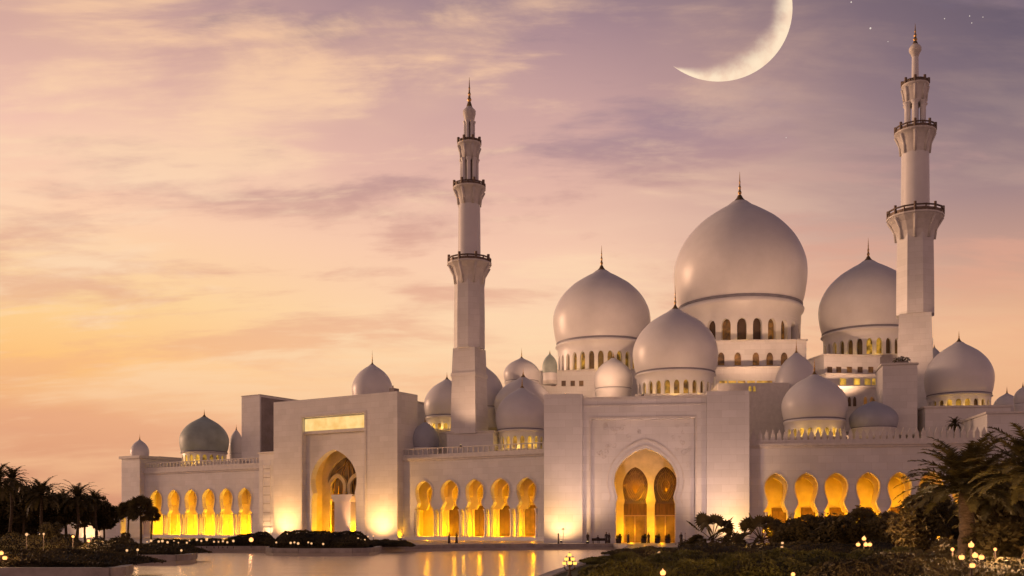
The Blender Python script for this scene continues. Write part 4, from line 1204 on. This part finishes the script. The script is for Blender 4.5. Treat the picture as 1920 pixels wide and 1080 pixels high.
# round trees and fan palms in front of the right wing
plant('fan_palm', 'palm', 'fan palm with a clear round crown right of the lake gateway arch', 1336, 98, 964, 'f1', 47, .22, nominal=2.1, hfrac=.85, group='fan palms before the lake gateway')
plant('fan_palm', 'palm', 'bushy reddish fan palm right beside the clear round one', 1428, 94, 966, 'f1', 46, .22, rz=.9, nominal=2.1, hfrac=.85, group='fan palms before the lake gateway')
plant('leafy_shrub', 'shrub', 'low dark shrub at the foot of the clear round fan palm, left side', 1298, 100, 998, 'b3', 22, .1, nominal=1.8, hfrac=.8)
plant('leafy_shrub', 'shrub', 'small dark shrub between the two fan palms', 1378, 96, 992, 'b3', 24, .1, nominal=1.8, hfrac=.8, rz=1)
rt = 'round trees before the right arcade'
plant('round_tree', 'tree', 'small dark round tree right of the reddish fan palm', 1480, 92, 978, 'b2', 34, .16, nominal=2.3, hfrac=.8, limbs=3, group=rt)
plant('round_tree', 'tree', 'dark tree below the second arch of the right arcade', 1520, 90, 966, 'b1', 36, .16, nominal=2.5, hfrac=.85, limbs=3, group=rt, rz=2)
plant('round_tree', 'tree', 'widest dark round tree below the third arch of the right arcade', 1582, 88, 950, 'b4', 52, .2, nominal=2.7, hfrac=.85, limbs=4, group=rt)
plant('round_tree', 'tree', 'dark round tree below the fourth arch of the right arcade', 1668, 86, 958, 'b2', 40, .18, nominal=2.3, hfrac=.8, limbs=3, group=rt, rz=1.3)
plant('round_tree', 'tree', 'taller leafy tree hiding the fifth arch, left of the big date palm', 1738, 70, 906, 'b4', 46, .2, nominal=2.7, hfrac=.85, limbs=5, group=rt, rz=.6, zs=1.15)
plant('round_tree', 'tree', 'dark leafy tree behind the trunk of the big date palm', 1770, 74, 940, 'b1', 46, .2, nominal=2.5, hfrac=.85, limbs=4, group=rt, rz=.2)
plant('round_tree', 'tree', 'dense black green tree right of the big date palm trunk', 1876, 58, 905, 'b4', 62, .22, nominal=2.7, hfrac=.85, limbs=4, group=rt, rz=2.5, zs=1.2)
plant('round_tree', 'tree', 'dense dark tree low in the right corner', 1905, 50, 975, 'b1', 70, .2, nominal=2.5, hfrac=.85, limbs=3, group=rt, rz=3.5)
plant('leafy_shrub', 'shrub', 'dark shrub at the foot of the big date palm', 1765, 56, 1005, 'b3', 50, .1, nominal=1.8, hfrac=.7, rz=.4)
# grove on the left bank
gv = 'trees of the left bank grove'
grove = [(-6, 118, 868, 'p2', 42, 'feathery palm cut by the left edge of the picture'), (20, 124, 874, 'p3', 30, 'tallest feathery palm next to the left edge'),
         (46, 130, 908, 'b1', 34, 'broad dark tree right of the tallest left palm'), (78, 122, 897, 'p2', 36, 'bushy palm with the highest crown of the grove middle'),
         (104, 134, 922, 'b2', 30, 'dark round crowned tree in the grove middle'), (124, 138, 918, 'p3', 24, 'thin palm between two round crowned grove trees'),
         (146, 128, 905, 'p2', 32, 'spiky palm in the right half of the grove'), (160, 140, 928, 'b1', 28, 'round crowned tree under the spiky grove palm'),
         (181, 136, 918, 'p3', 22, 'small palm second from the right end of the grove'), (194, 142, 938, 'b2', 24, 'small round crowned tree at the right end of the grove'),
         (12, 132, 925, 'b4', 40, 'dense dark tree low at the left edge'), (62, 140, 925, 'b4', 34, 'dense dark tree under the grove palms')]
for i, (px, d, yt, cr, rp, lab) in enumerate(grove):
    pal = cr[0] == 'p'
    plant('date_palm' if pal else 'grove_tree', 'palm' if pal else 'tree', lab, px, d, yt, cr, rp, .2 if pal else .16, rz=i * 1.3, nominal={'p2': 2.7, 'p3': 2.4, 'b1': 2.5, 'b2': 2.3, 'b4': 2.7}[cr], hfrac=.7 if pal else .85, limbs=0 if pal else 4, group=gv, ringed=pal, lean=.3 * math.sin(i))
fp = 'slim fan palms left of the far arcade'
plant('fan_palm', 'palm', 'tallest slim fan palm before the far left arcade', 264, 122, 931, 'f2', 24, .16, nominal=1.55, hfrac=.8, group=fp)
plant('fan_palm', 'palm', 'slim fan palm left of the tallest one by the corner tower', 241, 124, 940, 'f2', 18, .14, nominal=1.55, hfrac=.8, group=fp, rz=1)
plant('fan_palm', 'palm', 'shortest slim fan palm touching the first far left arch', 285, 124, 953, 'f2', 13, .12, nominal=1.55, hfrac=.8, group=fp, rz=2)
plant('leafy_shrub', 'shrub', 'round dark bush at the foot of the slim fan palms', 226, 112, 996, 'b3', 17, .1, nominal=1.8, hfrac=.75)
plant('leafy_shrub', 'shrub', 'dark bush left of the round one on the left bank', 178, 106, 1003, 'b3', 22, .1, nominal=1.8, hfrac=.75, rz=1)
plant('leafy_shrub', 'shrub', 'tall dark bush before the grove trunks', 100, 104, 978, 'b2', 20, .1, nominal=2.3, hfrac=.8, rz=1)

# hedges
def hedge(label, pxa, pxb, d, yta, ytb, depth, mat, n, leaf=.14, seed=0, wav=.25, fall=False):
    rr = random.Random(seed + 100)
    xa, xb = X(pxa, d), X(pxb, d)
    xm = .5 * (xa + xb)
    r = thing('hedge', label, 'hedge', (xm, d, GZ), 0, 'low clipped hedges along the banks')
    w = (xb - xa) / 2
    ph = [rr.uniform(0, 6) for _ in range(6)]
    def top(x):
        f = (x + w) / (2 * w)
        y = yta + (ytb - yta) * f
        h = Z(y, d) - GZ
        lump = 1 + wav * .35 * math.sin(x * .9 + ph[0]) + wav * .3 * math.sin(x * 2.3 + ph[1]) + wav * .2 * math.sin(x * 5.1 + ph[2])
        end = min(1, (w - abs(x)) / min(1.4, w * .4)) ** .5 if abs(x) < w else 0
        return max(.12, h * lump * max(.25, end))
    mb = MB(); nx, ny = max(8, int(w * 2 / .6)), 6
    vs_ = []; fs_ = []
    for i in range(nx + 1):
        x = -w + 2 * w * i / nx
        for j in range(ny + 1):
            y = depth * j / ny
            e = math.sin(math.pi * min(1, max(0, (.5 + .5 * math.cos(math.pi * (j / ny * 2 - 1))) + .0)) / 2)
            vs_.append((x, y, (top(x) - .08) * (e ** .35) * .93))
    for i in range(nx):
        for j in range(ny): fs_.append((i * (ny + 1) + j, (i + 1) * (ny + 1) + j, (i + 1) * (ny + 1) + j + 1, i * (ny + 1) + j + 1))
    mb.add(vs_, fs_, True)
    mb.build('stems', 'soil', r)
    mb = MB()
    for _ in range(n):
        x = rr.uniform(-w, w); y = depth * rr.random() ** 1.5
        j = y / depth
        e = math.sin(math.pi / 2 * (.5 + .5 * math.cos(math.pi * (j * 2 - 1))))
        zt_ = top(x) * max(.05, e) ** .35
        z = zt_ * (rr.random() ** .35 if j < .35 else 1) + rr.uniform(-.05, .09)
        p = Vector((x, y - .05, max(.03, z)))
        u = Vector((rr.gauss(0, 1), rr.gauss(0, 1), rr.gauss(0, 1) + .4)).normalized() * leaf * rr.uniform(.6, 1.3)
        q = u.orthogonal().normalized() * leaf * .45
        mb.add([p - u, p + q, p + u, p - q], [(0, 1, 2, 3)])
    mb.build('foliage', mat, r)
    return r
hedge('tall dark hedge on the island before the oblique gateway', 505, 690, 121, 997, 999, 5, 'hedge_dark', 5200, .16, 1, .1)
hedge('dark hedge sloping down left of the island before the far arcade', 405, 512, 134, 1010, 997, 4, 'hedge_dark', 3000, .16, 2, .15)
hedge('low dark hedge at the right end of the island', 680, 775, 133, 1010, 1018, 4, 'hedge_dark', 2400, .15, 3, .3)
hedge('long low hedge at the foot of the far left arches', 270, 420, 136, 1013, 1012, 4, 'hedge_dark', 2800, .15, 4, .3)
hedge('dark hedge bank before the left grove', -30, 130, 100, 1003, 1010, 6, 'hedge_dark', 4200, .15, 5, .3)
hedge('dark hedge stretching from the grove to the slim fan palms', 120, 350, 93, 1016, 1028, 8, 'hedge_dark', 5200, .15, 6, .25)
hedge('hedge in the near left corner with small garden lights', -60, 222, 63.5, 1034, 1044, 9, 'hedge_dark', 5200, .13, 7, .3)
hedge('dark clipped hedge under the round trees on the right bank', 1262, 1720, 80, 1024, 1020, 6, 'hedge_dark', 7500, .13, 8, .2)
hedge('olive green hedge running along the middle of the right bank', 1215, 1790, 60, 1043, 1036, 6, 'hedge', 11000, .14, 9, .35)
hedge('olive green hedge nearest to the viewer on the right bank', 1095, 1560, 47, 1062, 1052, 5, 'hedge', 10000, .12, 10, .45)
hedge('small brown shrub row at the water edge right of the candelabra lamp', 1150, 1265, 84, 1032, 1028, 3, 'hedge_dark', 2600, .12, 11, .6)
hedge('low olive hedge hugging the pool edge right of the candelabra lamp', 1094, 1215, 68, 1052, 1040, 5, 'hedge', 4500, .13, 13, .4)
hedge('dark low hedge along the pool edge before the lake gateway', 1136, 1290, 90, 1034, 1028, 5, 'hedge_dark', 3800, .13, 14, .4)
hedge('dark shrub mass in the right foreground corner', 1540, 1990, 42, 1064, 1045, 5, 'hedge_dark', 8000, .13, 12, .5)

# ------------------------------------------------------------------ lamps
def lamppost(label, px, d, globes, ybase=None, rg=.13, mat='globe', group=None, energy=60, name='street_lamp', color=(1, .5, .18)):
    """globes: list of (px, py) in the photograph, hung on arms from one post"""
    x0 = X(px, d)
    r = thing(name, label, 'lamp', (x0, d, GZ), 0, group)
    gs = [(X(gx, d) - x0, Z(gy, d) - GZ) for gx, gy in globes]
    top = max(z for _, z in gs)
    mb = MB()
    mb.lathe([(.16, 0), (.16, .12), (.09, .2), (.055, .35), (.045, top - rg - .02)], 8)
    mb.build('post', 'metal', r)
    for i, (gx, gz) in enumerate(gs):
        if abs(gx) > .06:
            mb = MB(); mb.tube([(0, 0, gz - rg - .22), (gx * .5, 0, gz - rg - .26), (gx, 0, gz - rg - .12), (gx, 0, gz - rg)], .025, 5)
            mb.build('arm', 'metal', r)
        yy = 0 if abs(gx) > .06 or gz == top else (-.22 if i % 2 else .0) - rg
        mb = MB(); mb.sphere((gx, yy, gz), rg, 14, 10)
        gl_ = mb.build('globe', mat, r)
        mb = MB(); mb.lathe([(rg * .75, gz + rg * .70), (rg * .5, gz + rg * .95), (rg * .12, gz + rg * 1.12), (rg * .1, gz + rg * 1.5)], 8, (gx, yy))
        mb.build('cap', 'metal', gl_)
        mb = MB(); mb.lathe([(rg * .5, gz - rg * 1.05), (rg * .6, gz - rg * .8)], 8, (gx, yy))
        mb.build('collar', 'metal', gl_)
    if energy: lamp('bulb', 'POINT', r, (0, -.3, top + .5), energy, color, .15)
    return r
lg = 'multi globe lamps on the banks'
lamppost('near lamp post with five glowing globes under the big date palm', 1821, 39, [(1821, 1022), (1803, 1045), (1840, 1045), (1821, 1041), (1821, 1060)], rg=.105, group=lg, energy=800)
lamppost('lamp post with a glowing cross of globes on the right bank below the round trees', 1620, 70, [(1620, 1010), (1609, 1021), (1631, 1021), (1620, 1021)], rg=.14, group=lg, energy=1300)
lamppost('candelabra lamp with a cluster of yellow globes at the water edge', 1068, 49, [(1068, 1040), (1062, 1048), (1074, 1048), (1058, 1056), (1078, 1056), (1068, 1055)], rg=.10, mat='globe_y', group=lg, energy=30)
lamppost('lamp post with glowing globes cut by the left edge', 2, 64, [(2, 1037), (-6, 1046), (9, 1046)], rg=.14, group=lg, energy=150)
lamppost('short lamp post with two flaring globes at the left quay', 194, 72, [(186, 1038), (202, 1037)], rg=.13, group=lg, energy=150)
lamppost('slim orange lantern in the left corner hedge', 134, 70, [(134, 1042), (133, 1052)], rg=.12, group=lg, energy=20)
lamppost('single glowing globe lamp at the bottom of the right bank', 1243, 42, [(1243, 1074)], rg=.12, mat='globe', group=lg, energy=700)
lamppost('slim lantern standing between the trees on the right bank', 1468, 76, [(1467, 1018), (1466, 1026)], rg=.10, mat='globe_w', group=lg, energy=120)

gg = 'small garden lights in the hedges'
def garden_light(px, py, d, lab, rg=.10, mat='globe_w', e=0):
    z = Z(py, d)
    r = thing('garden_light', lab, 'garden light', (X(px, d), d, GZ), 0, gg)
    mb = MB(); mb.lathe([(.09, 0), (.09, .05), (.03, .1), (.03, max(.15, z - GZ - rg))], 7); mb.build('stem', 'metal', r)
    mb = MB(); mb.sphere((0, 0, z - GZ), rg, 10, 7); mb.build('globe', mat, r)
    if e: lamp('bulb', 'POINT', r, (0, -.4, z - GZ + .2), e, (1, .55, .25), .1)
same = 'tiny warm garden light in the hedge row before the far left arcade'
rr = random.Random(12)
for i in range(17): garden_light(276 + i * 10.2 + rr.uniform(-3, 3), 1015 + rr.uniform(-3.5, 3), 121 + rr.uniform(0, 4), same, rr.uniform(.08, .17))
same2 = 'tiny warm garden light before the tall dark island hedge'
for px, py in ((518, 1017), (545, 1018), (552, 1017), (559, 1019), (578, 1017), (584, 1019), (606, 1020)): garden_light(px, py, 118.6, same2, rr.uniform(.10, .17), 'globe_w')
same3 = 'tiny white garden light at the right foot of the oblique gateway'
for px, py in ((655, 1018), (666, 1015), (676, 1013), (684, 1012), (690, 1006), (700, 1005), (671, 1010)): garden_light(px, py, 122, same3, rr.uniform(.08, .15))
garden_light(471, 1012, 128, 'brightest garden light in the sloping hedge left of the island', .28, 'globe', 30)
garden_light(37, 1046, 68, 'yellow spike light left in the near left corner hedge', .09, 'globe_y', 6)
garden_light(70, 1046, 68, 'yellow spike light right in the near left corner hedge', .11, 'globe_y', 6)
garden_light(238, 1032, 90, 'left one of two white path lights on the left quay', .11, 'globe_w', 5)
garden_light(258, 1031, 90, 'right one of two white path lights on the left quay', .11, 'globe_w', 5)
garden_light(340, 1032, 90, 'white path light at the tip of the left quay', .10, 'globe_w', 3)
garden_light(50, 1002, 98, 'garden light among the grove trunks near the left edge', .14, 'globe_w', 400)
garden_light(82, 1001, 98, 'garden light among the grove trunks, grove middle', .10, 'globe_w', 350)
garden_light(137, 1006, 96, 'reddish garden light before the spiky grove palm', .13, 'globe', 300)
garden_light(166, 1014, 94, 'pair light low in the hedge before the grove', .14, 'globe', 120)
garden_light(172, 1005, 96, 'reddish garden light at the right end of the grove', .10, 'globe', 200)
garden_light(1185, 1041, 82, 'white spot light at the water edge shrub row, left', .09, 'globe_w', 90)
garden_light(1236, 1037, 84, 'white spot light at the water edge shrub row, right', .14, 'globe_w', 90)
garden_light(1400, 1023, 84, 'uplight at the foot of the reddish fan palm, left one', .09, 'globe_y', 90)
garden_light(1428, 1024, 84, 'uplight at the foot of the reddish fan palm, right one', .10, 'globe_w', 90)
garden_light(1332, 1024, 90, 'yellow uplight at the foot of the clear round fan palm', .09, 'globe_y', 90)
garden_light(1487, 1077, 43, 'reddish light low in the nearest olive hedge', .09, 'globe', 160)
garden_light(1786, 1030, 47, 'warm uplight in the shrubs before the big date palm', .08, 'globe', 700)
garden_light(1866, 1030, 44, 'warm uplight in the shrubs before the shorter date palm', .07, 'globe', 450)
garden_light(1762, 1012, 58, 'orange light at the foot of the big date palm, left side', .09, 'globe', 220)

# bollard and thin lamp post on the promenade
r = thing('bollard', 'dark bollard on the promenade before the lake gateway', 'bollard', (X(1047, 158), 158, GZ))
mb = MB(); mb.lathe([(.16, 0), (.16, .1), (.11, .14), (.11, 1.5)], 8); mb.build('post', 'metal', r)
mb = MB(); mb.sphere((0, 0, 1.52), .13, 8, 6); mb.build('cap', 'metal', r)
r = thing('signpost', 'thin pale post with a small crossbar on the promenade', 'post', (X(1056, 160), 160, GZ))
mb = MB(); mb.lathe([(.12, 0), (.05, .1), (.04, 2.5)], 6); mb.build('post', 'trim', r)
mb = MB(); mb.box(-.25, .25, -.03, .03, 2.2, 2.35); mb.build('crossbar', 'trim', r)

# ------------------------------------------------------------------ people on the promenade
def skin_body(name, joints, edges, mat, parent):
    me = bpy.data.meshes.new(name)
    me.from_pydata([j[0] for j in joints], edges, [])
    o = link(name, me, parent)
    o.modifiers.new('skin', 'SKIN')
    sv = me.skin_vertices
    if not sv:
        bpy.context.view_layer.objects.active = o
    layer = me.skin_vertices[0].data
    for i, j in enumerate(joints):
        layer[i].radius = (j[1], j[2] if len(j) > 2 else j[1])
    layer[0].use_root = True
    sb = o.modifiers.new('sub', 'SUBSURF'); sb.levels = 1; sb.render_levels = 1
    me.materials.append(M[mat])
    return o

def person(label, px, d, rz, robe, sit=False, walk=0.0, h=1.72):
    r = thing('person', label, 'person', (X(px, d), d, GZ), rz, 'people on the promenade')
    s = h / 1.75
    hz = 0.50 if sit else 0.93
    J = []; E = []
    def j(p, a, b=None): J.append(((p[0] * s, p[1] * s, p[2] * s), a * s, (b or a) * s)); return len(J) - 1
    pel = j((0, 0, hz), .15, .11); ch = j((0, 0, hz + .32), .17, .11); sh = j((0, 0, hz + .48), .15, .09); nk = j((0, -.01, hz + .58), .055)
    hd = j((0, -.03, hz + .68), .085, .095); ht = j((0, -.02, hz + .79), .075, .085)
    E += [(pel, ch), (ch, sh), (sh, nk), (nk, hd), (hd, ht)]
    for sg in (-1, 1):
        a = j((sg * .20, 0, hz + .47), .06); b = j((sg * .25, .02, hz + .18), .045); c = j((sg * .24, -.10 if not sit else -.22, hz - .06 if not sit else hz + .10), .035); f = j((sg * .235, -.13 if not sit else -.32, hz - .14 if not sit else hz + .10), .03, .02)
        E += [(sh, a), (a, b), (b, c), (c, f)]
        w_ = walk * sg
        if sit:
            k = j((sg * .11, -.42, hz), .07); an = j((sg * .11, -.40, .09), .045); to = j((sg * .11, -.55, .04), .04)
            t0 = j((sg * .10, -.05, hz), .09); E += [(pel, t0), (t0, k), (k, an), (an, to)]
        else:
            t0 = j((sg * .10, 0, hz - .06), .09); k = j((sg * .10, -.02 + w_ * .5, .50), .065); an = j((sg * .10, .02 + w_, .09), .045); to = j((sg * .10, -.13 + w_, .04), .04)
            E += [(pel, t0), (t0, k), (k, an), (an, to)]
    skin_body('body', J, E, 'robe' if robe else 'cloth', r)
    mb = MB(); mb.sphere((0, -.05 * s, (hz + .71) * s), .088 * s, 12, 9, 1.25)
    mb.tube([(0, -.13 * s, (hz + .74) * s), (0, -.155 * s, (hz + .69) * s), (0, -.135 * s, (hz + .68) * s)], .015 * s, 5)
    for sg in (-1, 1): mb.sphere((sg * .09 * s, -.03 * s, (hz + .71) * s), .022 * s, 6, 5)
    mb.build('face', 'skin', r)
    mb = MB(); mb.sphere((0, -.025 * s, (hz + .745) * s), .098 * s, 12, 8, 1.1)
    mb.build('hair', 'hair' if not robe else 'robe', r)
    if not sit:
        mb = MB(); mb.lathe([(.24 * s, .10), (.21 * s, .5 * s), (.17 * s, .95 * s), (.185 * s, 1.25 * s), (.15 * s, 1.42 * s)], 12)
        mb.build('robe', 'robe' if robe else 'cloth', r)
    return r
person('person in dark clothes standing alone by the gateway recess', 1102, 160, .3, False)
person('person in dark clothes standing beside the bench', 1137, 159, -.4, False, walk=.12, h=1.8)
person('person in dark clothes close behind the bench', 1142, 160.5, .5, False, h=1.68)
person('person in dark clothes sitting on the bench', 1121, 159.5, .2, False, sit=True)
person('person walking before the left doors of the lake gateway', 1178, 160, 1.2, False, walk=.2)
person('person in dark clothes before the centre pillar of the lake gateway', 1216, 160, -.7, False, walk=.15)
person('person in a white robe near the right jamb of the lake gateway', 1284, 158, .9, True, walk=.15)
person('person in dark clothes beside the white robed one', 1277, 159, -.2, False)
person('person strolling before the second arch of the middle arcade', 842, 158, 1.4, False, walk=.2)
person('person strolling before the third arch of the middle arcade', 856, 158, 1.5, False, walk=-.2)
r = thing('bench', 'dark bench on the promenade beside the lake gateway arch', 'bench', (X(1124, 159.4), 159.4, GZ))
mb = MB(); mb.box(-1.2, 1.2, -.28, .22, .42, .48); mb.build('seat', 'metal', r)
mb = MB(); mb.box(-1.2, 1.2, .225, .28, .42, .85); mb.build('backrest', 'metal', r)
for x in (-1.0, 1.0):
    mb = MB(); mb.box(x - .05, x + .05, -.25, .2, 0, .417); mb.build('leg', 'metal', r)
for i, (px, lab) in enumerate(((1160, 'dark square planter at the left jamb of the lake gateway'), (1207, 'dark square planter at the centre pillar of the lake gateway'), (1233, 'dark square planter right of the centre pillar'), (1252, 'dark square planter at the right doors of the lake gateway'))):
    r = thing('planter', lab, 'planter', (X(px, 164), 164, GZ), -SR.a, 'planters in the gateway arch')
    mb = MB(); mb.prism([(-.38, 0), (.38, 0), (.48, .75), (-.48, .75)], -.4, .4); mb.build('tub', 'metal', r)
    c = link('shrub', M['b3'], r, (0, 0, 1.05)); c.scale = (.3, .3, .4)
